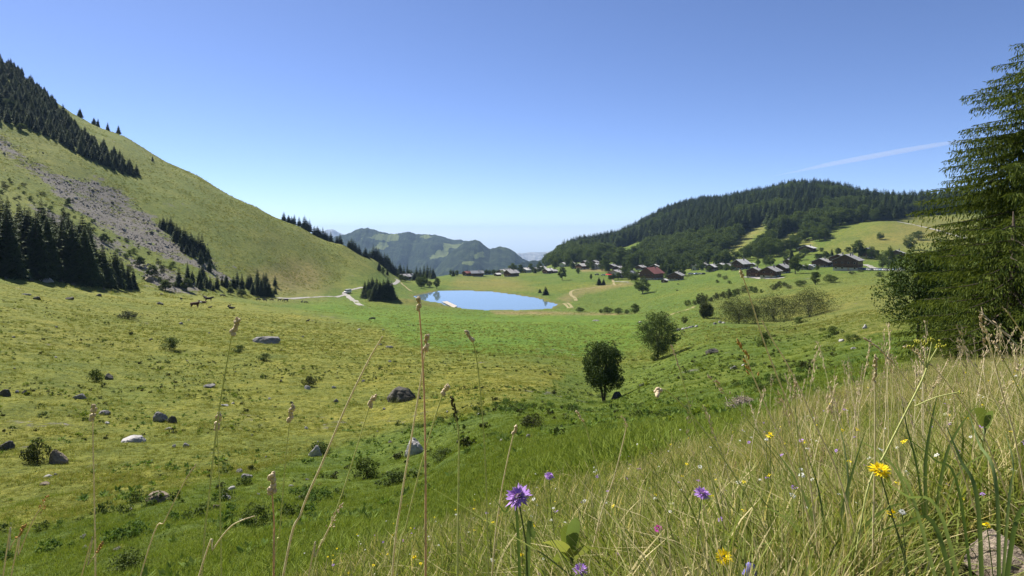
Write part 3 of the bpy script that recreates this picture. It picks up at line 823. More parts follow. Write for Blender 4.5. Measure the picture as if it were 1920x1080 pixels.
# ---- vehicles
M_TYRE = simple_mat('tyre_rubber', (0.03, 0.03, 0.03), None, 4, 0.8)
M_LAMP = simple_mat('headlight_glass', (0.7, 0.7, 0.68), None, 4, 0.2, spec=0.5)
def paint(name, c):
    return simple_mat(name, c, tuple(v * 0.92 for v in c), 2, 0.3, spec=0.5)
PAINTS = {'white': paint('white_paint', (0.75, 0.75, 0.74)), 'silver': paint('silver_paint', (0.45, 0.46, 0.48)), 'blue': paint('blue_paint', (0.06, 0.13, 0.36)),
          'black': paint('black_paint', (0.02, 0.02, 0.025)), 'red': paint('red_paint', (0.40, 0.03, 0.03)), 'grey': paint('grey_paint', (0.20, 0.20, 0.22)), 'pale blue': paint('pale_blue_paint', (0.35, 0.45, 0.60))}
def car_meshes(van=False):
    prof = [(-2.1,0.35),(-2.1,0.75),(-1.95,0.95),(-1.0,1.02),(0.0,1.02),(1.9,0.98),(2.1,0.8),(2.1,0.35)] if not van else [(-2.6,0.4),(-2.6,1.1),(-2.2,1.3),(2.6,1.3),(2.6,0.4)]
    cabp = [(-1.1,1.0),(-0.45,1.48),(1.2,1.5),(1.75,1.0)] if not van else [(-2.15,1.3),(-1.7,2.3),(-1.6,2.55),(2.58,2.55),(2.58,1.3)]
    w = 0.88 if not van else 1.0
    def ext(pr, w0, w1):
        n = len(pr); zmax = max(z for _, z in pr); zmin = min(z for _, z in pr)
        f = lambda z: w0 + (w1 - w0) * (z - zmin) / (zmax - zmin)
        v = [(x, -f(z), z) for x, z in pr] + [(x, f(z), z) for x, z in pr]
        return v, [tuple(range(n)), tuple(range(2 * n - 1, n - 1, -1))] + [(i, i + n, (i + 1) % n + n, (i + 1) % n) for i in range(n)]
    body = MB(); body.add(*ext(prof, w, w))
    if van:
        body.add(*ext(cabp, w, w * 0.93))
        gl = MB(); gl.box((0.2, 0, 1.9), (3.6, w * 2.0 + 0.02, 0.5)); gl.box((-1.97, 0, 1.8), (0.4, w * 1.7, 0.75), mat=Matrix.Rotation(rad(24), 3, 'Y'))
        roof = None
    else:
        gl = MB(); gl.add(*ext(cabp, w * 0.97, w * 0.76))
        roof = MB(); roof.box((0.38, 0, 1.505), (1.7, w * 1.5, 0.05))
    wheel = MB(); L_ = 1.3 if not van else 1.7
    wheel.tube([(0, -0.1, 0), (0, 0.1, 0)], 0.33, 12)
    lamp = MB(); lamp.box((prof[0][0] - 0.01, 0, 0.72 if not van else 0.9), (0.08, 0.34, 0.16))
    return body, gl, roof, wheel, lamp, L_, w
CAR = car_meshes(); VAN = car_meshes(True)
_glass_m = CAR[1].mesh('car_window', M_GLASS); _van_glass = VAN[1].mesh('van_window', M_GLASS); _wheel_m = CAR[3].mesh('car_wheel', M_TYRE); _lamp_c = CAR[4].mesh('car_lamp', M_LAMP); _lamp_v = VAN[4].mesh('van_lamp', M_LAMP)
_bodies = {}
def vehicle(px, py, colour, rz, label, van=False, y0=300, group=None, at=None):
    p = at or hit(px, py, y0)
    body, gl, roof, wheel, lamp, L_, w = VAN if van else CAR
    key = (colour, van)
    if key not in _bodies:
        _bodies[key] = (body.mesh('vehicle_body', PAINTS[colour]), roof.mesh('vehicle_roof', PAINTS[colour]) if roof else None)
    o = empty('van' if van else 'parked_car', (p[0], p[1], p[2] + 0.12), rad(rz))
    link(bpy.data.objects.new('body', _bodies[key][0]), o)
    if _bodies[key][1]:
        link(bpy.data.objects.new('roof', _bodies[key][1]), o)
    link(bpy.data.objects.new('windows', _van_glass if van else _glass_m), o)
    for sx in (-1, 1):
        for sy in (-1, 1):
            q = link(bpy.data.objects.new('wheel', _wheel_m), o); q.location = (sx * L_, sy * (w - 0.08), 0.33)
    for sy in (-1, 1):
        q = link(bpy.data.objects.new('headlight', _lamp_v if van else _lamp_c), o); q.location = (0, sy * 0.55, 0)
    return tag(o, label, 'van' if van else 'car', group)
cols = ['black','silver','white','grey','blue','white','silver','black','white','silver','pale blue','white','grey','silver','white','blue','white','silver']
p0, p1 = np.array(hit(1602, 506.5, 300)), np.array(hit(1690, 507.5, 300))
for i, c in enumerate(cols):
    q = p0 + (p1 - p0) * (i / (len(cols) - 1))
    nth = ['first','second','third','fourth','fifth','sixth','seventh','eighth','ninth','tenth','eleventh','twelfth','thirteenth','fourteenth','fifteenth','sixteenth','seventeenth','last'][i]
    vehicle(0, 0, c, 80 + random.uniform(-6, 6), f'{c} car, {nth} from the big chalet in the parked row', False, at=(q[0], q[1], gz(q[0], q[1])), group='cars parked beside the big chalet')
for px, py, c, l in [(1294,515,'grey','grey car at the left of the cars parked under the forest'),(1299,515.5,'silver','silver car among those parked under the forest'),(1305,515,'blue','blue car among those parked under the forest'),(1311,515,'white','white car among those parked under the forest'),(1318,515,'black','black car at the right of the cars parked under the forest'),
                     (1119,516,'grey','dark grey car left of the pair by the far village'),(1131,517,'white','white car of the pair by the far village'),(1231,523.5,'white','white car beside the red roofed chalet')]:
    vehicle(px, py, c, random.uniform(-30, 30), l, False)
vehicle(652, 549.5, 'white', 60, 'white camper van on the road bend by the hill', True)
vehicle(1522, 503, 'white', 10, 'white van parked by the white sheds', True)

# ---- jetty on the lake
M_DECK = simple_mat('weathered_planks', (0.50, 0.45, 0.38), (0.36, 0.32, 0.27), 1.2, 0.85)
def onz(px, py, z):
    Y = (CAMZ - z) * F / (py - HY)
    return Vector(((px - CX) / F * Y, Y, z))
j = empty('jetty', onz(842, 570, 0))
a, b_, c, d = (onz(*q, 0.55) for q in ((829, 565.5), (838, 564.5), (857, 573.5), (851, 577.0)))
inv = -Vector(j.location)
def lerp(u, v, t): return u * (1 - t) + v * t
for k in range(14):
    t0, t1 = k / 14 + 0.004, (k + 1) / 14 - 0.004
    top = [lerp(a, d, t0), lerp(b_, c, t0), lerp(b_, c, t1), lerp(a, d, t1)]
    v = [q + inv for q in top] + [q + inv - Vector((0, 0, 0.12)) for q in top]
    m = MB(); m.add(v, [(0, 1, 2, 3), (7, 6, 5, 4), (0, 4, 5, 1), (1, 5, 6, 2), (2, 6, 7, 3), (3, 7, 4, 0)])
    me_ = m.mesh('plank', M_DECK); bm = bmesh.new(); bm.from_mesh(me_); bmesh.ops.recalc_face_normals(bm, faces=bm.faces); bm.to_mesh(me_); bm.free()
    link(bpy.data.objects.new('plank', me_), j)
for q in (a, b_, c, d, lerp(a, d, 0.5), lerp(b_, c, 0.5)):
    m = MB(); m.tube([tuple(q + inv + Vector((0, 0, -2.2))), tuple(q + inv + Vector((0, 0, -0.13)))], 0.12, 8); m.build('post', M_BARK, j)
tag(j, 'pale wooden jetty reaching from the grassy mound into the lake', 'jetty')
# ------------------------------------------------------------------ trees and shrubs
_ONES = ['', 'first', 'second', 'third', 'fourth', 'fifth', 'sixth', 'seventh', 'eighth', 'ninth', 'tenth', 'eleventh', 'twelfth', 'thirteenth', 'fourteenth', 'fifteenth', 'sixteenth', 'seventeenth', 'eighteenth', 'nineteenth']
def nth(k):
    """1 -> first, 23 -> twenty-third"""
    if k < 20:
        return _ONES[k]
    t, o = divmod(k, 10)
    return ('twentieth', 'thirtieth', 'fortieth', 'fiftieth')[t - 2] if o == 0 else ('twenty', 'thirty', 'forty', 'fifty')[t - 2] + '-' + _ONES[o]
M_BARKG = simple_mat('grey_bark', (0.16, 0.14, 0.12), (0.07, 0.06, 0.05), 6, 0.95, 0.6, 0.03)
M_SPRUCE = leaf_mat('spruce_needles', (0.014, 0.028, 0.010), (0.080, 0.112, 0.030), 0.20, 0.45)
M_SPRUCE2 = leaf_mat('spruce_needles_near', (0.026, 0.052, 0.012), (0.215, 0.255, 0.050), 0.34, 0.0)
M_LEAF = leaf_mat('dark_leaves', (0.030, 0.056, 0.012), (0.125, 0.165, 0.040), 0.25, 0.3)
M_LEAFN = leaf_mat('ash_leaves', (0.020, 0.042, 0.010), (0.090, 0.125, 0.032), 0.22, 0.1)
M_LEAFY = leaf_mat('light_leaves', (0.045, 0.075, 0.018), (0.12, 0.155, 0.040), 0.3, 0.3)
M_SHRUB = leaf_mat('olive_shrub_leaves', (0.022, 0.034, 0.010), (0.080, 0.092, 0.030), 0.20, 0.3)
M_NETTLE = leaf_mat('broad_green_leaves', (0.03, 0.07, 0.012), (0.12, 0.19, 0.04), 0.3, 0.2)

def quads_mesh(name, C, A, B, mats, shade, mi=None):
    """flat leaf kites: centre C, half axes A (long) and B (wide), each (n,3)"""
    n = len(C)
    V = np.stack([C - A, C + B * 0.9 - A * 0.1, C + A, C - B * 0.9 - A * 0.1], 1).reshape(-1, 3)
    Fc = np.arange(4 * n).reshape(n, 4)
    me = mesh_np(name, V, Fc, mats, False, mi)
    face_attr(me, shade)
    return me

def unit(v):
    return v / np.maximum(np.linalg.norm(v, axis=-1, keepdims=True), 1e-9)

def spruce_crown(name, seed, whorls=26, per=9, slim=1.0, H=10.0):
    """crown of a distant spruce, H tall, drooping ragged sprays"""
    g = np.random.default_rng(seed)
    V, Fs, sh = [], [], []
    z0 = 0.06 * H
    lop = g.normal(0, 1, 2) * 0.06
    for w in range(whorls):
        t = (w + g.uniform(-0.3, 0.3)) / whorls
        z = z0 + (H * 0.985 - z0) * np.clip(t, 0, 0.99)
        R = slim * H * 0.225 * (1 - np.clip(t, 0, 1)) ** 0.82 * g.uniform(0.85, 1.1) + 0.06
        k = max(4, int(per * (1 - 0.55 * t)))
        a0 = g.uniform(0, 6.28)
        for b in range(k):
            a = a0 + 6.28318 * b / k + g.normal(0, 0.18)
            L = R * g.uniform(0.65, 1.25) * (1 + lop[0] * math.cos(a) + lop[1] * math.sin(a))
            dv = np.array((math.cos(a), math.sin(a), 0.0)); sv = np.array((-dv[1], dv[0], 0.0)); up = np.array((0, 0, 1.0))
            dr = -0.30 * L * (1 - 0.7 * t) + 0.25 * L * t * t
            s = g.uniform(0, 1)
            wd = L * g.uniform(0.24, 0.36)
            p0 = up * (z + 0.04 * L); p1 = dv * L * 0.55 + up * (z + dr * 0.35); p2 = dv * L + up * (z + dr * 0.8 + 0.04 * L)
            l1 = p1 + sv * wd - up * wd * 0.75; r1 = p1 - sv * wd - up * wd * 0.75
            o = len(V)
            V += [p0, p1, p2, l1, r1]
            Fs += [(o, o + 3, o + 1), (o + 1, o + 3, o + 2), (o, o + 1, o + 4), (o + 1, o + 2, o + 4)]
            sh += [s * 0.5, 0.25 + s * 0.6, s * 0.5, 0.25 + s * 0.6]
            for q in range(7):
                u = g.uniform(0.25, 1.0)
                c = p0 * (1 - u) + p2 * u
                sd = g.choice((-1, 1))
                tip = c + sv * sd * wd * g.uniform(0.5, 1.5) + dv * L * g.uniform(0.0, 0.22) - up * wd * g.uniform(0.2, 1.3)
                m = unit(np.cross(tip - c, up) + g.normal(0, 0.3, 3)) * wd * 0.22
                o = len(V)
                V += [c - m, c + m, tip]
                Fs.append((o, o + 1, o + 2)); sh.append(g.uniform(0.1, 1.0))
    o = len(V)
    V += [np.array((0.05, 0, H * 0.93)), np.array((-0.03, 0.05, H * 0.93)), np.array((-0.03, -0.05, H * 0.93)), np.array((0, 0, H))]
    Fs += [(o, o + 1, o + 3), (o + 1, o + 2, o + 3), (o + 2, o, o + 3)]; sh += [0.6] * 3
    me = mesh_np(name, np.array(V), np.array(Fs), [M_SPRUCE])
    face_attr(me, sh)
    return me

def trunk_mesh(name, H, r, mat, n=7):
    b = MB()
    b.tube([(0, 0, -0.4), (0, 0, 0.25), (0.02 * H * 0.1, 0, H * 0.4), (0, 0, H * 0.97)], [r * 1.5, r, r * 0.7, r * 0.08], n)
    return b.mesh(name, mat, True)

def crown_lobes(g, H, W, z0, n, flat=1.0):
    """centres and radii of leaf clumps filling an uneven egg"""
    L = []
    hc = (H - z0)
    while len(L) < n:
        d = unit(g.normal(0, 1, 3))
        rr = g.uniform(0.25, 1.0) ** 0.5
        p = d * rr * np.array((W / 2, W / 2, hc / 2))
        p[2] += z0 + hc * 0.5
        t = (p[2] - z0) / hc
        fit = 1.0 - 0.35 * max(0, t - 0.45) / 0.55 - 0.25 * max(0, 0.25 - t) / 0.25
        p[:2] *= fit * g.uniform(0.85, 1.12)
        L.append((p, g.uniform(0.12, 0.24) * W * flat))
    return L

def leaf_cloud(name, seed, H, W, z0, lobes, leaves, size, mat, zsq=0.75):
    g = np.random.default_rng(seed)
    L = crown_lobes(g, H, W, z0, lobes)
    per = leaves // lobes
    C, sh = [], []
    for p, r in L:
        d = unit(g.normal(0, 1, (per, 3)))
        q = d * (g.uniform(0.35, 1.0, (per, 1)) ** 0.5) * r * np.array((1, 1, zsq))
        C.append(p + q)
        sh.append(np.clip(g.uniform(0.0, 0.5) + g.uniform(0, 0.5, per), 0, 1))
    C = np.concatenate(C); sh = np.concatenate(sh)
    n = len(C)
    N = unit(g.normal(0, 1, (n, 3)) + np.array((0, 0, 0.7)))
    A = unit(np.cross(N, g.normal(0, 1, (n, 3))))
    B = np.cross(N, A)
    s = size * g.uniform(0.6, 1.3, (n, 1))
    return quads_mesh(name, C, A * s, B * s * 0.6, [mat], sh), L

def limb_mesh(name, L, H, z0, r, mat, seed, lean=0.0, k=9, forks=1):
    g = np.random.default_rng(seed)
    b = MB()
    top = np.array((lean, 0, H * 0.72))
    for f in range(forks):
        off = np.array((g.normal(0, 0.12 * (forks > 1)), g.normal(0, 0.12 * (forks > 1)), 0)) * H * 0.5
        b.tube([(0, 0, -0.3), (off[0] * .2, off[1] * .2, 0.3), tuple(off * 0.6 + np.array((lean * 0.4, 0, z0 + 0.15 * H))), tuple(top + off)], [r * 1.4, r, r * 0.75, r * 0.12], 7)
    for p, rr in sorted(L, key=lambda q: -q[1])[:k]:
        t = g.uniform(0.25, 0.75)
        base = np.array((lean * t, 0, z0 * 0.9 + (H * 0.7 - z0 * 0.9) * t * 0.8))
        mid = (base + p) / 2 + np.array((0, 0, 0.06 * H))
        b.tube([tuple(base), tuple(mid), tuple(p)], [r * 0.42, r * 0.26, r * 0.07], 5)
    return b.mesh(name, mat, True)

SPRUCES = []
for k in range(6):
    slim = (1.0, 0.85, 1.12, 0.95, 0.78, 1.25)[k]
    SPRUCES.append((trunk_mesh('spruce_trunk', 10, 0.16, M_BARK), spruce_crown('spruce_crown', 100 + k, 30 + k % 3 * 3, 11, slim)))
SPRUCES_D = [(trunk_mesh('spruce_trunk', 10, 0.16, M_BARK), spruce_crown('spruce_crown', 150 + k, 50, 14, (1.0, 0.86, 1.12, 0.95)[k])) for k in range(4)]
BROAD = []
for k in range(5):
    cr, L = leaf_cloud('broadleaf_crown', 200 + k, 8, (6.2, 5.4, 6.8, 4.6, 5.8)[k], (1.0, 0.9, 0.7, 1.1, 0.6)[k], 46, 4600, 0.20, M_LEAFY if k == 3 else M_LEAF)
    BROAD.append((limb_mesh('broadleaf_trunk', L, 8, 1.0, 0.19, M_BARKG, 210 + k), cr))
SHRUBS = []
for k in range(4):
    cr, L = leaf_cloud('shrub_foliage', 300 + k, 1.3, (2.2, 1.8, 2.6, 2.0)[k], 0.02, 22, 1500, 0.07, (M_SHRUB, M_LEAF, M_SHRUB, M_LEAFY)[k], 0.9)
    SHRUBS.append((limb_mesh('shrub_stems', L, 1.3, 0.1, 0.025, M_BARKG, 310 + k, 0, 10, 3), cr))

def place_tree(name, proto, loc, s, rz, label, cat, group=None, parts=('trunk', 'crown'), sx=1.0, tilt=0.0):
    o = empty(name, loc, rz, (s * sx, s * sx, s))
    o.rotation_euler = (tilt, 0, rz)
    for pn, m in zip(parts, proto):
        link(bpy.data.objects.new(pn, m), o)
    return tag(o, label, cat, group)

def spruce(px, py, hpx, label, group=None, y0=30, k=None, at=None, sx=None, dense=False):
    p = at or hit(px, py, y0)
    s = hpx * p[1] / F / 10.0 if at is None else hpx / 10.0
    return place_tree('spruce_tree', random.choice(SPRUCES_D) if dense else SPRUCES[random.randrange(6) if k is None else k], (p[0], p[1], p[2] - 0.15), s, random.uniform(0, 6.28), label, 'tree', group, sx=sx or random.uniform(0.9, 1.15))

def broad(px, py, hpx, wpx, label, group=None, y0=30, k=None, at=None):
    p = at or hit(px, py, y0)
    q = p[1] / F
    kk = random.randrange(5) if k is None else k
    W = (6.2, 5.4, 6.8, 4.6, 5.8)[kk] * 1.1
    s = hpx * q / 8.3
    return place_tree('broadleaf_tree', BROAD[kk], (p[0], p[1], p[2] - 0.1), s, random.uniform(0, 6.28), label, 'tree', group, sx=(wpx * q / W) / s)

def shrub(px, py, hpx, wpx, label, group=None, y0=4, k=None):
    p = hit(px, py, y0)
    q = p[1] / F
    kk = random.randrange(4) if k is None else k
    W = (2.2, 1.8, 2.6, 2.0)[kk] * 1.1
    s = max(hpx, 2) * q / 1.4
    return place_tree('shrub', SHRUBS[kk], (p[0], p[1], p[2] - 0.05), s, random.uniform(0, 6.28), label, 'shrub', group, ('stems', 'foliage'), sx=(wpx * q / W) / s)

def sample_ground(poly, n_try, x0, x1, y0, y1, spacing, seed=0):
    """random tree spots whose foot shows inside a traced outline, at least `spacing` apart"""
    g = np.random.default_rng(seed)
    X, Y = g.uniform(x0, x1, n_try), g.uniform(y0, y1, n_try)
    Z = height(X, Y)
    a, b = project(X, Y, Z)
    ok = in_poly(a, b, poly)
    pts, grid = [], {}
    for x, y, z in zip(X[ok], Y[ok], Z[ok]):
        c = (int(x // spacing), int(y // spacing))
        if any((x - q[0]) ** 2 + (y - q[1]) ** 2 < spacing ** 2 for i in (-1, 0, 1) for j in (-1, 0, 1) for q in grid.get((c[0] + i, c[1] + j), ())):
            continue
        grid.setdefault(c, []).append((x, y)); pts.append((x, y, z))
    return pts

# --- dark wood at the foot of the left hill
G = 'spruces of the wood at the foot of the left hill'
for p in sample_ground([(-80, 500), (0, 488), (120, 498), (170, 520), (168, 536), (90, 524), (0, 517), (-80, 512)], 9000, -215, -118, 175, 262, 4.6, 1)[:62]:
    spruce(0, 0, random.uniform(17, 24), 'tall dark spruce in the thick wood at the foot of the left hill', G, at=p, dense=True, sx=random.uniform(0.9, 1.2))
for i, (px, py, h) in enumerate([(180,533,72),(192,537,80),(205,540,62),(172,528,60),(216,541,76),(228,539,55),(240,543,48),(250,541,40),(186,520,50),(222,528,45)]):
    spruce(px, py, h, ('tallest', 'pointed', 'short', 'slim', 'broad', 'low', 'small', 'smallest', 'rear slim', 'rear low')[i] + ' spruce at the valley end of the dark wood', G, 150, dense=True)
# --- wood high on the left hill
G = 'spruces of the wood high on the left hill'
UP = [(-60, 70), (0, 118), (40, 140), (80, 178), (110, 212), (150, 248), (190, 278), (225, 302), (255, 325), (262, 336), (235, 330), (180, 305), (130, 280), (80, 252), (30, 236), (-60, 222)]
_u = sorted(sample_ground(UP, 16000, -480, -220, 330, 600, 4.6, 2), key=lambda q: q[1])
UP_REST = _u[60:]
for p in _u[:60]:
    spruce(0, 0, random.uniform(7, 12), 'dark spruce in the sloping wood high on the left hill', G, at=p, sx=random.uniform(0.95, 1.3))
for px, py, h, l in [(150,207,18,'lone stout spruce standing clear on the skyline below the high wood'),(176,219,15,'ragged spruce of the pair below the lone skyline spruce'),(184,223,17,'taller spruce of the pair below the lone skyline spruce'),
                     (202,236,17,'skyline spruce beside a small bush on the hill edge'),(222,250,18,'lowest of the four separate spruces on the skyline of the left hill'),(286,302,12,'tiny spruce in the hollow below the skyline of the left hill')]:
    spruce(px, py, h, l, None, 300, sx=1.25)
# --- spruces beside the scree
G = 'spruces beside the scree'
for i, (px, py, h) in enumerate([(306,430,26),(313,434,30),(320,437,33),(326,440,26),(331,452,36),(337,455,34),(345,461,38),(352,463,30),(358,468,36),(365,474,34),(372,478,44),(379,480,46),(384,484,30),(390,492,32),(362,482,28),(350,476,20),(340,470,18),(376,494,28),(392,508,26),(300,426,18)]):
    spruce(px, py, h, nth(i + 1) + ' dark spruce down the group that runs beside the grey scree', G, 200)
# --- mixed strip along the foot of the hill
G = 'young spruces along the foot of the left hill'
for k in range(34):
    px = 330 + k * 5.7 + random.uniform(-5, 5)
    py = 534 + (px - 330) * 0.10 + random.uniform(-16, 6)
    spruce(px, min(py, 556), random.uniform(16, 40), nth(k + 1) + ' young spruce from the scree end of the hill foot strip', G, 200)
for i, (px, py, h) in enumerate([(482,554,36),(489,555,40),(496,554,34),(503,555,28),(474,553,26),(512,556,20)]):
    spruce(px, py, h, ('left', 'tallest', 'middle', 'right', 'outer left', 'outermost right')[i] + ' spruce in the last thick group at the end of the hill-foot strip', G, 200)
for px, py, h, w, l in [(452,556,14,18,'pale rounded bush in front of the young spruces at the hill foot'),(432,552,14,16,'pale leafy bush beside the rounded bush at the hill foot'),(350,545,24,22,'broad leafy bush at the lower end of the scree'),
                        (262,500,20,22,'leafy bush on the slope above the end of the dark wood'),(196,455,18,18,'leafy bush above the dark wood on the grassy slope'),(128,385,14,12,'small pale tree on the grassy edge of the scree'),
                        (285,520,24,22,'leafy bush among the stones below the scree'),(310,545,20,26,'leafy bush by the edge of the cattle pasture'),(14,205,20,22,'pale broadleaf tree at the lower edge of the high wood'),(40,245,14,18,'pale bush under the high wood')]:
    broad(px, py, h, w, l, None, 150, 3)
G = 'dark bushes dotted over the scree slope'
for p in sample_ground([(0, 330), (100, 370), (250, 460), (330, 500), (330, 540), (240, 520), (120, 410), (0, 365)], 4000, -300, -140, 200, 420, 6, 5)[:60]:
    s = random.uniform(0.6, 1.8)
    place_tree('shrub', SHRUBS[random.randrange(4)], p, s, random.uniform(0, 6.28), 'low dark bush on the slope between the scree and the wood', 'shrub', G, ('stems', 'foliage'))
# --- skyline trees on the shoulder of the left hill, behind it
G = 'spruces along the shoulder of the left hill'
RIDGE = [(532,411,17),(541,413,14),(552,418,19),(547,416,14),(561,421,18),(571,426,26),(580,430,24),(576,428,20),(568,434,19),(589,433,17),(595,437,19),(605,441,22),(600,438,16),(610,444,16),(620,450,19),(614,447,14),(638,461,24),(632,457,16),
         (653,465,16),(659,469,24),(667,474,22),(673,477,20),(663,471,22),(685,483,20),(693,486,18),(700,488,30),(705,490,31),(709,491,28),(715,493,24),(721,495,28),(726,497,30),(731,497,26),(736,498,24),(741,499,20),(744,499,16)]
for i, (px, py, h) in enumerate(sorted(RIDGE)):
    Y = 615.0 if px < 690 else 640.0
    x = (px - CX) / F * Y
    z = min(gz(x, Y), CAMZ - (py + 1 - HY) / F * Y)
    spruce(0, 0, (h + 2) * Y / F, nth(i + 1) + ' spruce down the line along the shoulder of the left hill', G, at=(x, Y, z), sx=1.35)
G = 'trees round the house at the pass'
n_pass = 0
for px, py, h in [(711,508,20),(726,516,16),(750,512,26),(757,514,24),(764,514,28),(772,515,20),(781,517,26),(788,518,24),(795,520,28),(801,520,28),(807,522,26),(812,523,22),(746,520,14),(776,526,20),(784,529,22)]:
    n_pass += 1
    spruce(px, py, h, nth(n_pass) + ' spruce in the dark stand round the house at the pass', G, 430)
for i, (px, py, h, w) in enumerate([(790,541,26,16),(796,538,24,14),(785,537,18,14),(718,514,14,9),(752,527,14,14),(760,528,12,12),(768,521,16,14)]):
    broad(px, py, h, w, ('tall front', 'second front', 'low front', 'slim hillside', 'roadside', 'small roadside', 'rear')[i] + ' broadleaf tree among the spruces by the house at the pass', G, 430)
broad(805, 538, 12, 12, 'small round tree between the lake and the house at the pass', None, 430)
broad(819, 541.5, 21, 14, 'dark oval tree standing at the far shore of the lake', None, 500, 3)
# --- clump by the road
G = 'spruces of the clump by the road'
for i, (px, py, h) in enumerate([(684,559,34),(691,560,38),(698,558,40),(706,560,41),(712,561,36),(719,561,39),(727,561,42),(734,561,36),(702,562,30),(723,562,34)]):
    spruce(px, py, h, nth(i + 1) + ' dense dark spruce of the clump beside the road bend', G, 380, sx=1.35, dense=True)
broad(694, 562, 20, 14, 'pale green bush at the front of the spruce clump by the road', None, 380, 3)
# --- trees on the valley meadows
broad(1054, 525, 25, 17, 'dark upright tree alone on the meadow beyond the lake', None, 430, 3)
broad(1084, 513, 12, 10, 'small round tree under the far village houses', None, 500)
broad(1108, 525, 12, 6, 'thin little tree alone on the meadow below the far houses', None, 430, 3)
broad(1205, 551, 33, 33, 'big round leaning tree alone on the meadow below the red roof', None, 330, 0)
spruce(1023, 553.5, 18, 'small dark spruce close to the right end of the lake', None, 380, sx=1.5)
spruce(1012, 549, 9, 'tiny spruce beside the small spruce near the lake', None, 380, sx=1.6)
spruce(1123, 535, 17, 'taller of the two spruces beside the dirt track', None, 400, sx=1.3)
spruce(1132, 534.5, 14, 'shorter of the two spruces beside the dirt track', None, 400, sx=1.3)
for px, py, h, w, l in [(1088,584.5,9,17,'low bush alone by the lake end of the bare strip'),(1127,587,8,9,'smallest bush at the start of the hedge row'),(1140,588,13,22,'round bush in the hedge row past the lake'),(1160,588.5,12,20,'middle bush of the hedge row past the lake'),(1176,588.5,9,12,'low bush in the hedge row beside its tallest tree'),(1190,588.5,20,20,'tallest bush of the hedge row past the lake')]:
    broad(px, py, h, w, l, None, 200, 2)
broad(1529, 534, 27, 20, 'upright tree on the meadow below the big chalet', None, 200, 1)
broad(1558, 530, 16, 27, 'wide round bush beside the upright tree below the big chalet', None, 200, 2)
broad(1491, 513, 34, 26, 'dark tree standing before the chalets', None, 250, 3)
broad(1650, 450, 15, 16, 'round dark tree alone on the high pasture', None, 400, 0)
broad(1722, 450, 18, 24, 'wide bush on the high pasture beside the spruce', None, 400, 2)
broad(1706, 470, 30, 22, 'round tree below the wide bush on the high pasture', None, 300, 0)
for px, py, h, w, l in [(1666,508,46,22,'tall dark tree beside the car park'),(1655,506,36,18,'dark tree at the end of the parked cars'),(1681,506,30,22,'leafy tree behind the last parked cars'),(1610,484,34,26,'leafy tree behind the big chalet roof'),(1634,486,24,18,'grey green tree above the big chalet'),(1645,487,20,11,'narrow dark tree above the car park')]:
    broad(px, py, h, w, l, None, 300)
# --- village trees
G = 'trees between the village houses'
VT = [(870,516,8,8),(905,514,10,9),(912,513,11,9),(918,514,10,9),(925,514,11,9),(932,512,9,8),(953,517,9,8),(962,504,20,18),(976,505,17,12),(995,507,18,12),(1003,512,16,10),(1010,512,15,10),(1017,510,12,10),(1000,512,9,8),(1012,506,18,12),(1022,502,16,14),
      (1040,505,18,12),(1048,500,20,14),(1065,500,22,15),(1072,504,16,12),(1080,504,18,12),(1104,505,22,13),(1110,506,16,12),(1129,508,22,16),(1135,509,24,16),(1140,508,18,14),(1166,520,20,14),(1172,523,24,15),(1178,524,18,13),(1184,526,14,14),(1190,524,20,12),(1160,524,14,14),
      (1150,525,12,14),(1144,525,10,10),(1196,524,18,12),(1170,510,22,14),(1176,508,20,14),(1182,512,18,12),(1240,520,26,13),(1247,519,28,13),(1254,520,26,13),(1260,519,27,14),(1268,517,26,12),(1276,517,27,12),(1282,518,22,11),(1236,521,20,11),
      (1296,507,18,16),(1310,506,20,16),(1316,507,18,16),(1290,504,18,16),(1326,500,16,14),(1343,506,12,14),(1352,506,11,16),(1362,507,13,16),(1330,510,12,12),(1372,508,12,12),(1421,497,12,10),(1436,499,20,13),(1445,500,22,16),(1474,490,14,14),(1484,486,22,22),(1500,488,16,18),(1510,478,14,16),(1535,488,14,18),(1548,486,16,18),
      (1560,480,16,20),(1572,478,14,14),(1590,474,12,14),(1622,478,16,16),(1510,506,12,14),(1532,507,10,9),(1524,470,8,10),(1540,472,9,10),(890,512,8,8),(845,517,12,8),(850,518,14,10),(856,518,12,9)]
def by_house(px, py, h, kind):
    q = min(HOUSES, key=lambda q: (q[3] - px) ** 2 + 4 * (q[4] - py) ** 2)
    side = 'left of' if px < q[3] - 4 else 'right of' if px > q[3] + 4 else 'in front of' if py > q[4] else 'behind'
    return ' '.join((('tall ' if h >= 20 else 'low ' if h < 12 else 'middling ') + kind + ' ' + side + ' the ' + q[5]).split()[:16])
for i, (px, py, h, w) in enumerate(VT):
    (broad if (i % 5 or h < 14) else lambda a, b, c, d, l, g, y: spruce(a, b, c, l, g, y))(px, py, h, w, by_house(px, py, h, 'leafy tree' if (i % 5 or h < 14) else 'dark spruce'), G, 300)
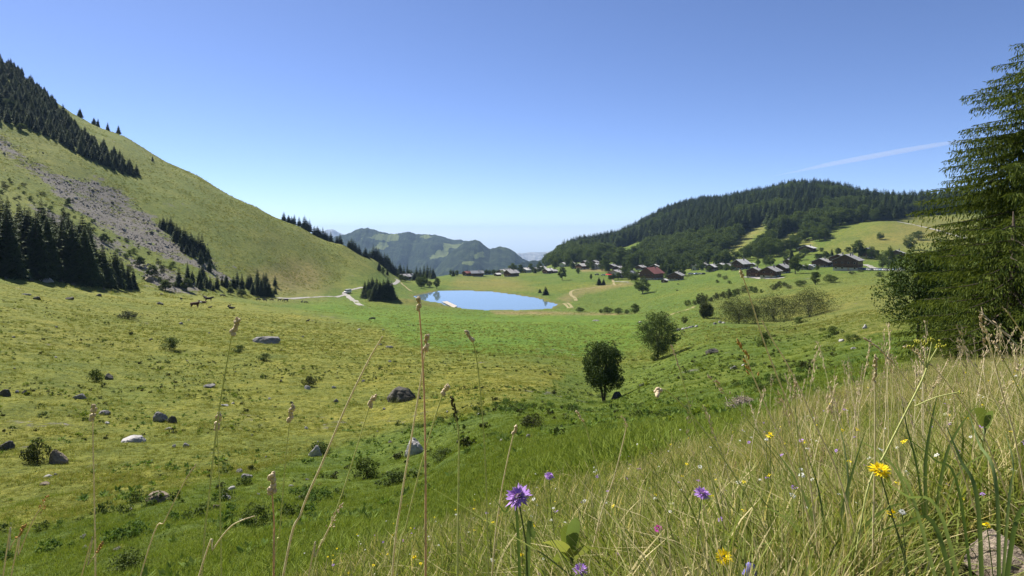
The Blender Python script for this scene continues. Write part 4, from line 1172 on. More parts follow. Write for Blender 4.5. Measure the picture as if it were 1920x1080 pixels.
# --- hedgerows and shrubs on the right slope
HD = [(1290,574,12,16),(1315,574,26,22),(1322,570,18,18),(1303,572,10,12),(1335,566,10,16),(1345,562,14,18),(1358,558,12,20),(1366,560,20,14),(1375,556,14,18),(1385,552,12,18),(1395,549,15,16),(1408,546,10,16),(1415,549,12,14),(1428,549,7,8),(1450,544,12,18),(1463,540,14,20),(1472,537,9,12),(1480,541,8,14),(1500,537,12,20),(1508,533,8,12),(1349,520,8,10),(1360,524,8,12),(1345,530,6,8),(1598,514,6,14),(1614,510,5,14),(1650,519,10,16),(1368,532,6,10)]
for i, (px, py, h, w) in enumerate(sorted(HD)):
    shrub(px, py, h, w, nth(i + 1) + ' shrub from the lake side of the hedgerow below the chalets', 'hedgerow shrubs below the chalets', 100)
def thicket(px, py, hpx, wpx, seed, label):
    p = hit(px, py, 40); q = p[1] / F
    cr, L = leaf_cloud('foliage', seed, hpx * q, wpx * q * 0.9, 0.1, 80, 13000, 0.105, M_SHRUB, 0.9)
    o = empty('shrub', (p[0], p[1], p[2] - 0.05))
    link(bpy.data.objects.new('stems', limb_mesh('stems', L, hpx * q, 0.2, 0.05, M_BARKG, seed, 0, 40, 5)), o)
    link(bpy.data.objects.new('foliage', cr), o)
    tag(o, label, 'shrub')
for i, (px, py, h, w, l) in enumerate([(1385,607,46,92,'sparse wide olive thicket at the end of the hedgerow'),(1450,601,46,96,'middle thicket of grey green brushwood on the slope'),(1518,594,48,104,'largest brushwood thicket nearest the leafy tree'),(1325,597,30,28,'small round thicket beside the wide olive thicket')]):
    thicket(px, py, h, w, 440 + i, l)
for px, py, h, w, k, l in [(1283,606,14,14,0,'tiny twiggy bush right of the second meadow tree'),
                           (1432,650,30,30,1,'dark bramble bush on the slope under the thickets'),(1500,606,12,26,1,'low bush at the foot of the largest thicket'),(1565,628,18,30,1,'small bush on the slope near the big spruce'),(1600,640,14,34,3,'low green bush nearest the big spruce')]:
    shrub(px, py, h, w, l, None, 40, k)
for px, py, h, w, k, l in [(242,598,16,42,0,'long low grey green shrub in the cattle pasture'),(318,656,24,44,3,'leafy green shrub in the middle of the pasture'),(448,662,16,26,1,'small round shrub near the half sunk boulder'),(495,676,14,28,1,'low shrub in the pasture left of the tall dark rock'),(578,724,20,34,0,'grass like tuft of shrub in the pasture'),
                           (180,716,26,30,1,'shrub growing over a dark stone in the pasture'),(70,868,46,56,0,'feathery shrub beside the brown boulder at the left edge'),(688,898,46,56,1,'dark leafy bush on the lower slope'),(735,910,30,60,1,'spreading bush at the foot of the pale boulder'),(1000,800,26,50,0,'brushy shrub on the bank below the first meadow tree'),
                           (600,850,24,44,1,'low shrub behind the broken stone'),(232,1076,46,80,3,'leafy plant clump at the bottom left of the slope'),(890,662,6,14,0,'tiny shrub on the green field'),(1425,735,18,30,1,'dark shrub near the heap of dead brush'),(480,985,40,60,3,'green leafy clump by the row of stones'),(1130,745,10,24,1,'dark undergrowth round the foot of the first meadow tree'),
                           (1228,676,14,22,1,'dark undergrowth round the foot of the second meadow tree'),(830,862,24,50,1,'low bush right of the pale boulder')]:
    shrub(px, py, h, w, l, None, 8, k)

# --- two ash trees on the near meadow
def near_tree(px, py, hpx, wpx, seed, label, z0=0.13, lean=0.1):
    p = hit(px, py, 40)
    H, W = hpx * p[1] / F, wpx * p[1] / F
    cr, L = leaf_cloud('crown', seed, H, W * 0.98, H * z0, 54, 15000, 0.105, M_LEAFN, 0.8)
    o = empty('broadleaf_tree', (p[0], p[1], p[2] - 0.05), 0)
    link(bpy.data.objects.new('trunk', limb_mesh('trunk', L, H, H * z0, 0.11, M_BARK, seed + 1, lean, 14, 2)), o)
    link(bpy.data.objects.new('crown', cr), o)
    tag(o, label, 'tree')
near_tree(1133, 752, 112, 84, 401, 'nearest ash tree on the near meadow with a bare lower trunk', 0.25)
near_tree(1233, 674, 92, 78, 402, 'second ash tree of the near meadow, farther up the slope', 0.10)

# --- forest of the hill behind the village
FOR = [(985,504),(1040,497),(1080,492),(1120,492),(1165,500),(1240,507),(1330,502),(1370,496),(1400,488),(1450,482),(1505,466),(1545,455),(1556,425),(1600,418),(1660,414),(1720,404),(1790,400),(1870,398),(2000,395),(2000,330),(1820,340),(1700,360),(1600,356),(1490,335),(1400,345),(1300,345),(1200,395),(1100,440),(1030,478)]
CLEAR = [[(1122,494),(1153,470),(1198,452),(1214,464),(1192,490)],[(1330,494),(1365,470),(1395,436),(1445,408),(1450,440),(1412,474),(1390,490)],[(1445,466),(1480,436),(1510,426),(1500,456),(1470,470)],[(1496,462),(1520,446),(1532,460),(1505,469)],[(1015,489),(1045,480),(1050,485),(1022,493)],[(1212,478),(1222,470),(1226,476),(1216,482)]]
pts = sample_ground(FOR, 60000, -40, 900, 560, 1750, 7.2, 9)
A = np.array(pts)
a, b = project(A[:, 0], A[:, 1], A[:, 2])
bad = np.zeros(len(A), bool)
for c in CLEAR:
    bad |= in_poly(a, b, c)
for h_ in HOUSES:
    bad |= (np.abs(A[:, 0] - h_[0]) < h_[2] * 0.75) & (A[:, 1] > h_[1] - 26) & (A[:, 1] < h_[1] + h_[2] * 0.8)
A, a, b = A[~bad], a[~bad], b[~bad]
# broadleaf trees low on the hill and in patches, spruces above
mixn = fbm(A[:, 0], A[:, 1], 90, 3, 77)
low = np.interp(a, [980, 1100, 1250, 1400, 1500, 1550, 2000], [484, 474, 462, 456, 446, 420, 395])
leafy = (b > low + mixn * 24) | (mixn > 0.30)
edge = np.argsort(A[:, 1])
ind_s = [i for i in edge if not leafy[i]][:50]
ind_b = [i for i in edge if leafy[i]][:120]
for i in ind_s:
    spruce(0, 0, random.uniform(15, 24), 'dark spruce on the lower edge of the forest behind the village', 'edge spruces of the village forest', at=tuple(A[i]), sx=random.uniform(1.1, 1.4))
for i in ind_b:
    broad(0, 0, random.uniform(11, 16) * F / A[i, 1], random.uniform(10, 13) * F / A[i, 1], 'round leafy tree on the lower edge of the forest behind the village', 'edge broadleaf trees of the village forest', at=tuple(A[i]))
rest = np.ones(len(A), bool); rest[ind_s] = False; rest[ind_b] = False
def joined(proto, name):
    """trunk and crown as one mesh for the far wood"""
    vs, fs, mi, sh, o = [], [], [], [], 0
    for k, m in enumerate(proto):
        v = np.empty(len(m.vertices) * 3, np.float32); m.vertices.foreach_get('co', v)
        vs.append(v.reshape(-1, 3))
        fs += [tuple(i + o for i in q.vertices) for q in m.polygons]
        mi += [k] * len(m.polygons)
        if k:
            u = np.empty(len(m.polygons), np.float32); m.attributes['shade'].data.foreach_get('value', u); sh += u.tolist()
        else:
            sh += [0.5] * len(m.polygons)
        o += len(m.vertices)
    me = mesh_np(name, np.concatenate(vs) * np.array((1.38, 1.38, 1.0)), fs, [proto[0].materials[0], proto[1].materials[0]], False, mi)
    face_attr(me, sh)
    return me
for nm, protos, m, hs, base in (('forest', SPRUCES, rest & ~leafy, (14, 27), 10.0), ('forest.001', BROAD, rest & leafy, (11, 19), 8.3)):
    Q = A[m]; n = len(Q)
    rot = np.zeros((n, 3)); rot[:, 2] = rng.uniform(0, 6.28, n)
    sc_ = rng.uniform(hs[0], hs[1], n) / base * (1.15 if base == 8.3 else 1.08)
    scatter(nm, [joined(q, nm + '_tree') for q in protos], Q - np.array((0, 0, 0.3)), rot, sc_, None,
            'dense dark spruce forest covering the hill behind the village' if base == 10 else 'leafy woodland on the lower hill behind the village', None)
Q = np.array(UP_REST); n = len(Q)
rot = np.zeros((n, 3)); rot[:, 2] = rng.uniform(0, 6.28, n)
scatter('forest.002', [joined(q, 'hill_wood_tree') for q in SPRUCES], Q - np.array((0, 0, 0.3)), rot, rng.uniform(0.65, 1.2, n), None, 'upper part of the dark sloping wood high on the left hill', None)
print('forest', len(A), 'shown single', len(ind_s) + len(ind_b))
# ------------------------------------------------------------------ rocks
def rock_mat(name, lo, mid, hi, moss=None):
    t = NT(name)
    co = t.coord('Object')
    n1 = t.noise(1.8, 6, 0.7, co); n2 = t.noise(9, 5, 0.7, co)
    col = t.ramp(t.math('ADD', t.math('MULTIPLY', n1, 0.6), t.math('MULTIPLY', n2, 0.4)), [(0.35, lo), (0.5, mid), (0.66, hi)])
    if moss:
        col = t.mix(t.ramp(t.noise(2.6, 4, 0.6, co), [(0.52, 0.0), (0.62, 0.8)]), col, moss)
    return t.done(t.bsdf(col, 0.95, t.bump(t.math('ADD', n1, n2), 0.8, 0.06), 0.15))
ROCKM = {'pale': rock_mat('pale_limestone', (0.20, 0.19, 0.18), (0.40, 0.38, 0.36), (0.56, 0.54, 0.51)),
         'grey': rock_mat('grey_rock', (0.10, 0.095, 0.09), (0.22, 0.21, 0.20), (0.38, 0.365, 0.34)),
         'dark': rock_mat('mossy_dark_rock', (0.04, 0.037, 0.03), (0.095, 0.088, 0.072), (0.20, 0.18, 0.15), (0.06, 0.07, 0.025)),
         'sand': rock_mat('sandy_rock', (0.24, 0.19, 0.14), (0.42, 0.34, 0.26), (0.55, 0.46, 0.36)),
         'brown': rock_mat('brown_rock', (0.11, 0.085, 0.06), (0.23, 0.185, 0.135), (0.36, 0.30, 0.23))}
def rock_geo(seed):
    g = np.random.default_rng(seed)
    bm = bmesh.new()
    bmesh.ops.create_icosphere(bm, subdivisions=4, radius=1.0)
    V = np.array([v.co[:] for v in bm.verts])
    for _ in range(11):                                   # flat broken faces
        n = unit(g.normal(0, 1, 3)); dcut = g.uniform(0.55, 0.9)
        d = V @ n
        V = V - np.where(d > dcut, d - dcut, 0)[:, None] * n * 0.92
    off = g.uniform(-50, 50, 3)
    for i, v in enumerate(V):
        V[i] = v * (1 + 0.10 * mnoise.noise(Vector(v * 1.7 + off)) + 0.07 * mnoise.noise(Vector(v * 4 + off)) + 0.04 * mnoise.noise(Vector(v * 9 + off)))
    V[:, 2] = np.where(V[:, 2] < -0.2, -0.2 + (V[:, 2] + 0.2) * 0.35, V[:, 2])
    V /= np.array((np.ptp(V[:, 0]), np.ptp(V[:, 1]), np.ptp(V[:, 2])))
    V[:, 2] -= V[:, 2].min() + 0.18
    for v, c in zip(bm.verts, V):
        v.co = c
    me = bpy.data.meshes.new('rock'); bm.to_mesh(me); bm.free()
    return me
ROCKG = [rock_geo(500 + k) for k in range(7)]
_rk = {}
ROCK_AT = []
def rock(px, py, w, h, tone, label, group=None, y0=3, k=None, name='boulder', at=None):
    p = at or hit(px, py, y0)
    q = p[1] / F
    k = random.randrange(7) if k is None else k
    if (k, tone) not in _rk:
        m = ROCKG[k].copy(); m.materials.append(ROCKM[tone]); _rk[(k, tone)] = m
    o = link(bpy.data.objects.new(name, _rk[(k, tone)]))
    o.location = p
    o.scale = (w * q, w * q * random.uniform(0.6, 0.9), h * q * 1.25)
    o.rotation_euler = (random.uniform(-0.12, 0.12), random.uniform(-0.12, 0.12), random.choice((0, math.pi)) + random.uniform(-0.35, 0.35))
    o.location.z -= h * q * 0.10
    ROCK_AT.append((p[0], p[1], w * q))
    return tag(o, label, 'rock', group)
R = [(84,528,32,9,'pale','long pale topped boulder at the edge of the dark wood'),(172,533,30,12,'dark','broad mossy boulder before the end of the dark wood'),(114,530,10,6,'dark','dark stone right of the long pale topped boulder'),(125,530,12,6,'dark','dark stone beside the first one at the wood edge'),(136,535,9,6,'dark','dark stone just below the two at the wood edge'),
 (58,527,9,6,'dark','dark stone at the left of the long pale topped boulder'),(10,523,7,5,'dark','small dark stone at the far left of the wood edge'),(68,562,16,7,'dark','dark low rock on the upper pasture'),(50,553,16,3,'grey','thin flat stone above the dark low rock'),(131,562,15,6,'dark','dark flat rock right of the dark low rock'),(185,555,10,5,'dark','small dark rock in the upper pasture under the mossy boulder'),
 (299,571,16,6,'dark','low dark rock to the left of the cows'),(194,543,9,4,'brown','brownish stone near the pasture edge'),(303,553,7,4,'brown','brown stone at the foot of the scrub'),(500,643,50,15,'grey','long half sunk grey boulder in the middle of the pasture'),(8,742,22,15,'dark','black looking rock cut by the left edge'),(32,736,8,5,'grey','small stone right of the black looking rock'),(46,738,12,8,'dark','dark stone next to the black looking rock'),
 (150,747,30,10,'grey','flat grey rock with a dark hump'),(203,711,18,12,'dark','dark stone in the shrub on the pasture'),(194,776,22,8,'grey','tilted slab below the flat grey rock'),(200,794,10,4,'pale','small pale stone under the tilted slab'),(301,788,26,18,'grey','left layered stone of the pair in the pasture'),(322,792,20,13,'dark','right dark stone of the pair in the pasture'),(315,805,14,4,'grey','thin stone below the pair in the pasture'),
 (393,726,22,7,'grey','flat stone by the leafy dock plants'),(421,761,14,4,'pale','pale pebble row behind a grass stalk'),(437,757,8,4,'pale','pale pebble at the end of the row'),(748,752,60,30,'dark','big dark wedge shaped boulder in the pasture'),(787,748,8,5,'dark','dark stone right of the big wedge boulder'),(630,753,12,6,'grey','small stone left of the big wedge boulder'),(576,729,11,7,'pale','pale stone by the grassy tuft'),(626,728,8,5,'pale','small pale stone in the pasture between two stalks'),
 (527,717,6,6,'dark','tiny dark stone in the middle pasture'),(505,749,7,5,'pale','tiny pale stone in the middle pasture'),(574,804,8,5,'pale','small white stone above the broken stone'),(730,652,14,4,'grey','low stone near the mowing line'),(838,773,5,3,'pale','tiny stone on the green strip'),(898,778,8,4,'pale','white stone on the green strip'),
 (250,828,42,12,'pale','flat nearly white boulder in the left pasture'),(108,868,34,28,'brown','rounded brown boulder beside the feathery shrub'),(12,843,28,18,'dark','dark boulder at the left edge above the feathery shrub'),(88,896,18,6,'pale','pale slab below the brown boulder'),(106,893,10,7,'grey','grey stone at the end of the pale slab'),(84,909,20,6,'brown','brown sunk stone below the pale slab'),(349,838,12,9,'grey','grey stone near the white boulder'),(326,840,7,8,'pale','small upright stone near the white boulder'),
 (298,940,46,20,'brown','long dark brown rock like a log'),(244,957,13,6,'grey','grey stone left of the log like rock'),(463,898,22,11,'grey','grey rock at the top of the stone row'),(450,886,16,8,'grey','flat rock above the stone row'),(434,918,18,7,'pale','pale rounded stone in the stone row'),(424,936,20,11,'pale','layered pale stone in the stone row'),(405,953,12,8,'brown','brown stone at the end of the stone row'),(158,1012,16,12,'grey','grey stone among pale leaves at the lower left'),(220,1031,15,7,'grey','grey stone left of the leafy clump'),
 (777,853,36,34,'pale','upright pale boulder on the lower slope'),(592,856,30,24,'pale','broken pale and brown stone above the stalks'),(732,830,8,4,'grey','flat stone uphill of the upright pale boulder'),(545,913,12,5,'pale','white stone near the low shrubs'),(567,935,14,8,'pale','white stone among the dark weeds'),(507,917,10,6,'pale','white stone behind a seed head'),(455,982,22,10,'grey','grey stones in the dark weeds'),(160,1028,12,6,'pale','pale stone at the lower left bank'),
 (648,1048,58,22,'pale','broad pale rock in the dry grass'),(1156,748,22,15,'dark','dark boulder in the shade of the first meadow tree'),(1335,664,24,12,'dark','mossy rock on the slope under the thickets'),(1376,691,14,6,'pale','pale stone of the two on the slope'),(1394,686,8,4,'pale','smaller pale stone of the two on the slope'),(1167,821,13,10,'pale','pale stone at the edge of the long grass'),(1203,723,11,5,'pale','flat pale stone right of the first meadow tree'),
 (990,820,10,7,'grey','grey stone on the bank below the meadow trees'),(940,828,10,6,'pale','pale stone among the dry seed heads'),(1117,602,15,3,'grey','flat stones on the green field'),(1200,605,8,3,'pale','small stone on the green field by the trees'),(1621,616,9,9,'pale','pale standing stone near the leafy tree'),(1578,640,12,5,'pale','pale stone on the slope by the big spruce'),(1600,655,10,5,'pale','white stone beside the low green bush'),(1740,655,18,8,'pale','pale stone at the foot of the big spruce')]
for px, py, w, h, tone, l in R:
    rock(px, py, w, h, tone, l)
for i, (px, py) in enumerate([(1272,620),(1280,618),(1286,617),(1293,615),(1299,614),(1306,613),(1341,608),(1350,606),(1357,606)]):
    rock(px, py, random.uniform(6, 10), random.uniform(3, 5), 'pale' if i % 3 else 'grey', 'stone in the broken row beside the second meadow tree', 'stones of the broken row on the slope', 40, name='stone')
g = np.random.default_rng(77)
for _ in range(46):
    px, py = g.uniform(0, 900), g.uniform(600, 980)
    if in_poly(np.array([px]), np.array([py]), Z_PAST)[0] or py > 860:
        w = g.uniform(3, 8)
        rock(px, py, w, w * g.uniform(0.4, 0.7), ('grey', 'pale', 'dark', 'grey')[g.integers(4)], 'small loose stone scattered in the cattle pasture', 'small loose stones of the pasture', 6, name='stone')
# pale brown stone in the near grass
rock(1885, 1072, 135, 74, 'sand', 'pale brown stone in the grass at the lower right corner', y0=0.8, k=2)
# heap of dead brush
M_TWIG = simple_mat('grey_dead_twigs', (0.42, 0.35, 0.28), (0.24, 0.19, 0.15), 5, 0.95)
p = hit(1395, 764, 15)
g = np.random.default_rng(88)
hp = empty('brush_heap', p)
b = MB(); q = p[1] / F
for k in range(300):
    cx_ = g.normal(0, 0.26) * 58 * q; cy_ = g.normal(0, 0.25) * 40 * q
    cz_ = max(0.0, 17 * q * (1 - (abs(cx_) / (34 * q)) ** 2)) * g.uniform(0.0, 1.0) + 0.03
    d = unit(g.normal(0, 1, 3) * np.array((1, 1, 0.35))) * g.uniform(3, 9) * q
    b.tube([tuple(np.array((cx_, cy_, cz_)) - d), tuple(np.array((cx_, cy_, cz_)) + d)], [0.35 * q * 1.6, 0.25 * q], 4, cap=False)
tw = b.build('twigs', M_TWIG, hp); tw['kind'] = 'stuff'
rk = rock(0, 0, 50, 12, 'grey', None, at=(0, 0, 0)); rk.parent = hp; rk.name = 'core_stones'
rk.scale = (46 * q, 34 * q, 15 * q); del rk['category']
tag(hp, 'heap of grey dead brush and stones on the near slope', 'brush heap')

# scree: loose stones nobody could count
g = np.random.default_rng(31)
X, Y = g.uniform(-420, -120, 90000), g.uniform(200, 520, 90000)
Z = height(X, Y); a, b_ = project(X, Y, Z)
wob = fbm(X, Y, 9, 4, 61) * 26
ok = np.zeros(len(X), bool)
for s_ in SCREE:
    ok |= in_poly(a + wob, b_ + wob * 0.5, s_)
ok |= (g.uniform(0, 1, len(X)) < 0.03) & in_poly(a, b_, [(0, 240), (300, 400), (520, 540), (300, 545), (0, 380)])
ok &= (fbm(X, Y, 14, 4, 91) > -0.12) | (g.uniform(0, 1, len(X)) < 0.25)
X, Y, Z = X[ok][:9000], Y[ok][:9000], Z[ok][:9000]
n = len(X)
protos = []
for k in range(4):
    bm = bmesh.new(); bmesh.ops.create_icosphere(bm, subdivisions=1, radius=0.5)
    for v in bm.verts:
        v.co = Vector((v.co.x * g.uniform(0.7, 1.4), v.co.y * g.uniform(0.7, 1.3), v.co.z * g.uniform(0.5, 0.9)))
    m = bpy.data.meshes.new('scree_stone'); bm.to_mesh(m); bm.free(); m.materials.append(ROCKM[('brown', 'grey', 'grey', 'dark')[k]]); protos.append(m)
scatter('scree', protos, np.stack([X, Y, Z], 1), g.uniform(0, 6.28, (n, 3)), np.exp(g.normal(-0.95, 0.6, n)), None, 'grey scree of broken stones running down the left hill')

# ------------------------------------------------------------------ cows
def skin_mesh(name, pts, edges, radii, mats, sub=2):
    me = bpy.data.meshes.new(name); me.from_pydata(pts, edges, [])
    ob = bpy.data.objects.new(name, me); COL.objects.link(ob)
    md = ob.modifiers.new('skin', 'SKIN'); md.use_smooth_shade = True
    for v, r in zip(me.skin_vertices[0].data, radii):
        v.radius = (r, r) if not hasattr(r, '__len__') else r
        v.use_root = False
    me.skin_vertices[0].data[0].use_root = True
    sb = ob.modifiers.new('sub', 'SUBSURF'); sb.levels = sub; sb.render_levels = sub
    dg = bpy.context.evaluated_depsgraph_get()
    out = bpy.data.meshes.new_from_object(ob.evaluated_get(dg), depsgraph=dg)
    bpy.data.objects.remove(ob); out.name = name
    out.materials.clear()
    for m in mats:
        out.materials.append(m)
    return out
def cow_mat(name, c1, c2, white):
    t = NT(name)
    co = t.coord('Object')
    col = t.ramp(t.noise(2.5, 3, 0.5, co), [(0.4, c1), (0.6, c2)])
    sx = t.node('ShaderNodeSeparateXYZ'); t.l.new(co, sx.inputs[0])
    if white:
        m = t.ramp(t.math('ADD', sx.outputs[0], t.math('MULTIPLY', t.noise(4, 2, 0.5, co), 0.3)), [(0.0, 0.0), (1.0, 1.0)])
        n = t.math('GREATER_THAN', t.math('ADD', sx.outputs[0], t.math('MULTIPLY', t.noise(4, 2, 0.5, co), 0.2)), 1.38)
        col = t.mix(n, col, (0.62, 0.58, 0.52))
    return t.done(t.bsdf(col, 0.75, None, 0.2))
COWM = {'black': cow_mat('black_hide', (0.016, 0.013, 0.011), (0.030, 0.022, 0.017), False), 'brown': cow_mat('mahogany_hide', (0.055, 0.022, 0.012), (0.09, 0.04, 0.02), True)}
def cow_pts(pose):
    z = 1.0 if pose != 'lie' else 0.42
    hd = {'stand': [(1.15, 0, 1.25), (1.42, 0, 1.38), (1.78, 0, 1.18)], 'graze': [(1.12, 0, 0.98), (1.36, 0, 0.55), (1.55, 0, 0.16)], 'lie': [(1.08, 0, 0.72), (1.30, 0, 0.95), (1.62, 0, 0.80)]}[pose]
    P_ = [(-0.75, 0, z + 0.08), (-0.3, 0, z - 0.02), (0.25, 0, z - 0.04), (0.75, 0, z + 0.05)] + hd
    Rr = [0.31, 0.37, 0.38, 0.31, 0.22, 0.17, 0.10]
    E = [(0, 1), (1, 2), (2, 3), (3, 4), (4, 5), (5, 6)]
    def chain(a, pts, rr):
        for p_, r_ in zip(pts, rr):
            P_.append(p_); Rr.append(r_); E.append((a, len(P_) - 1)); a = len(P_) - 1
    for s in (-1, 1):
        if pose == 'lie':
            chain(0, [(-0.62, s * 0.34, 0.26), (-0.15, s * 0.44, 0.13), (-0.42, s * 0.46, 0.08)], [0.18, 0.09, 0.06])
            chain(3, [(0.78, s * 0.26, 0.24), (1.05, s * 0.30, 0.12), (0.75, s * 0.34, 0.08)], [0.15, 0.08, 0.055])
        else:
            chain(0, [(-0.72, s * 0.21, 0.78), (-0.62, s * 0.22, 0.58), (-0.84, s * 0.22, 0.40), (-0.80, s * 0.22, 0.04)], [0.19, 0.12, 0.08, 0.06])
            chain(3, [(0.72, s * 0.19, 0.72), (0.74, s * 0.19, 0.40), (0.72, s * 0.19, 0.04)], [0.15, 0.08, 0.06])
        chain(5, [(hd[1][0] - 0.06, s * 0.24, hd[1][2] + 0.04)], [0.045])
    chain(0, [(-1.06, 0, z + 0.10), (-1.12, 0, z - 0.5 if pose != 'lie' else 0.12)], [0.05, 0.04])
    return P_, E, Rr
_cows = {}
def cow(px, py, lpx, pose, hide, rz, label, y0=80):
    p = hit(px, py, y0)
    if (pose, hide) not in _cows:
        a_, e_, r_ = cow_pts(pose)
        _cows[(pose, hide)] = skin_mesh('cow', a_, e_, r_, [COWM[hide]])
    o = link(bpy.data.objects.new('cow', _cows[(pose, hide)]))
    o.location = p
    s = lpx * p[1] / F / 2.7
    o.scale = (s,) * 3
    o.rotation_euler = (0, 0, rad(rz))
    return tag(o, label, 'cow', 'cows grazing in the valley')
for c in [(365,577,22,'stand','brown',-5,'dark brown cow standing side on in the pasture'),(381,569,17,'lie','brown',200,'cow with a white face lying behind the standing brown cow'),(340,563,10,'stand','black',-80,'black cow facing the camera left of the herd'),(391,565,16,'stand','black',10,'black cow standing at the back of the herd'),(385,561,12,'stand','black',150,'black cow half hidden behind the one at the back'),(393,577,9,'lie','black',20,'small black calf lying in front of the herd'),
          (435,579,15,'lie','black',180,'black cow lying at the right of the herd'),(430,575,8,'stand','brown',60,'brown calf beside the lying black cow'),(699,601,13,'graze','black',190,'black cow grazing alone on the green field'),(577,604,9,'stand','black',60,'small black cow alone before the green field'),(417,557,11,'graze','black',0,'black cow grazing under the young spruces'),(484,564,10,'graze','black',0,'first black cow of the line by the hill foot'),
          (497,565,9,'stand','black',180,'second black cow of the line by the hill foot'),(509,565,9,'graze','brown',20,'brown cow in the line by the hill foot'),(524,565,9,'stand','black',0,'black cow standing left of the grazing pair'),(536,566,12,'graze','black',180,'larger grazing black cow of the line by the hill foot'),(566,568,8,'stand','black',90,'first of the two cows near the farm track end'),(573,569,9,'graze','black',0,'second of the two cows near the farm track end'),
          (1271,534,5,'graze','black',0,'dark cow on the meadow below the little hut'),(1270,546,5,'stand','black',180,'dark cow on the meadow farther below the hut')]:
    cow(*c)
# ------------------------------------------------------------------ big spruce at the right, and the leafy tree behind it
def near_spruce(px, Y, H, R0, seed, label):
    g = np.random.default_rng(seed)
    base = stand(px, Y, -0.15)
    o = empty('spruce_tree', base)
    b = MB()
    b.tube([(0, 0, -0.3), (0, 0, 0.4), (0.05, 0.02, H * 0.5), (0, 0, H)], [0.34, 0.26, 0.15, 0.015], 10)
    b.build('trunk', M_BARK, o, True)
    br = MB()
    C, A, B, S = [], [], [], []
    z = 0.35
    while z < H - 0.25:
        t = z / H
        k = int(round(11 - 6 * t))
        a0 = g.uniform(0, 6.28)
        for q in range(k):
            a = a0 + 6.2832 * q / k + g.normal(0, 0.22)
            L = (R0 * (1 - t) ** 0.42 * g.uniform(0.66, 1.10)) * min(1, 0.75 + t * 3) + 0.15
            dv = np.array((math.cos(a), math.sin(a), 0)); sv = np.array((-dv[1], dv[0], 0)); up = np.array((0, 0, 1.0))
            n = max(8, int(L * 10))
            s = np.linspace(0, 1, n)
            droop = -0.30 * L * (1 - 0.75 * t)
            zz = z + 0.10 * L * t + droop * (s ** 1.25) + 0.30 * abs(droop) * np.clip(s - 0.62, 0, 1) ** 1.3 * 2.2
            wig = np.cumsum(g.normal(0, 0.012, n)) * L
            c = dv[None] * (s * L)[:, None] + sv[None] * wig[:, None] + up[None] * zz[:, None]
            br.tube([tuple(c[i]) for i in (0, n // 3, 2 * n // 3, n - 1)], [0.045 * (1 - t) + 0.012, 0.03 * (1 - t) + 0.01, 0.016, 0.006], 4, cap=False)
            # side sprays with hanging twigs
            i_ = np.arange(1, n)
            i_ = i_[(s[i_] >= 0.12) | (L <= 1.5)]
            bl = L * 0.30 * (1.08 - s[i_]) ** 0.7 * g.uniform(0.6, 1.2, len(i_)) + 0.12
            m = np.maximum(3, (bl / 0.085).astype(int))
            for sd in (-1, 1):
                I = np.repeat(np.arange(len(i_)), m)
                J = np.concatenate([np.arange(k_) for k_ in m])
                N_ = len(I)
                f = (J + g.uniform(0, 0.8, N_)) / m[I]
                d0 = unit(dv * 0.75 + sv * sd * g.uniform(0.55, 1.0, (len(i_), 1)) + up * g.uniform(-0.30, 0.05, (len(i_), 1)))[I]
                pt = c[i_][I] + d0 * (bl[I] * f)[:, None] - up * (0.22 * bl[I] * f * f)[:, None]
                hang = np.where(g.uniform(0, 1, N_) < 0.6, g.uniform(0.4, 1.8, N_), g.uniform(-0.15, 0.35, N_))
                td = unit(d0 * 0.7 + sv * sd * g.normal(0.1, 0.35, (N_, 1)) + dv * g.uniform(0, 0.6, (N_, 1)) - up * hang[:, None] + g.normal(0, 0.12, (N_, 3)))
                ln = g.uniform(0.07, 0.19, (N_, 1)); w_ = g.uniform(0.013, 0.022, (N_, 1))
                wv = unit(np.cross(td, g.normal(0, 1, (N_, 3))))
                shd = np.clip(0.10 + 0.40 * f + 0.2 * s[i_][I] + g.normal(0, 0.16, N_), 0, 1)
                # curtains of hanging twigs under the spray
                keep = g.uniform(0, 1, N_) < 0.5 + 0.45 * t
                hp = pt[keep] - up * (g.uniform(0.05, 0.55, (keep.sum(), 1)) * (1 - 0.55 * t)) + g.normal(0, 0.03, (keep.sum(), 3))
                hd = unit(g.normal(0, 0.28, (keep.sum(), 3)) - up + dv * 0.25)
                hl = g.uniform(0.09, 0.20, (keep.sum(), 1))
                C.append(hp); A.append(hd * hl * 0.6); B.append(unit(np.cross(hd, g.normal(0, 1, hd.shape))) * g.uniform(0.014, 0.024, (len(hd), 1)))
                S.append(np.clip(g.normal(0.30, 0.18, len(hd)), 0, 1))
                for wq in (wv, np.cross(td, wv)):
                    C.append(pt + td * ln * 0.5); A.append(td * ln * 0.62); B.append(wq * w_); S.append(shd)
        z += (0.43 - 0.09 * t + 0.15 * g.uniform(-1, 1))
    br.build('branches', M_BARK, o)['kind'] = 'stuff'
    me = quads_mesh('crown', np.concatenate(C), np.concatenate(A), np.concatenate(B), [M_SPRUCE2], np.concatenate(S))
    link(bpy.data.objects.new('crown', me), o)
    print('near spruce twigs', sum(map(len, C)))
    return tag(o, label, 'tree')
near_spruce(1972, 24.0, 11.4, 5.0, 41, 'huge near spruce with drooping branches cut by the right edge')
near_spruce(1900, 19.5, 4.4, 3.1, 42, 'low spreading young spruce in front of the huge near spruce')
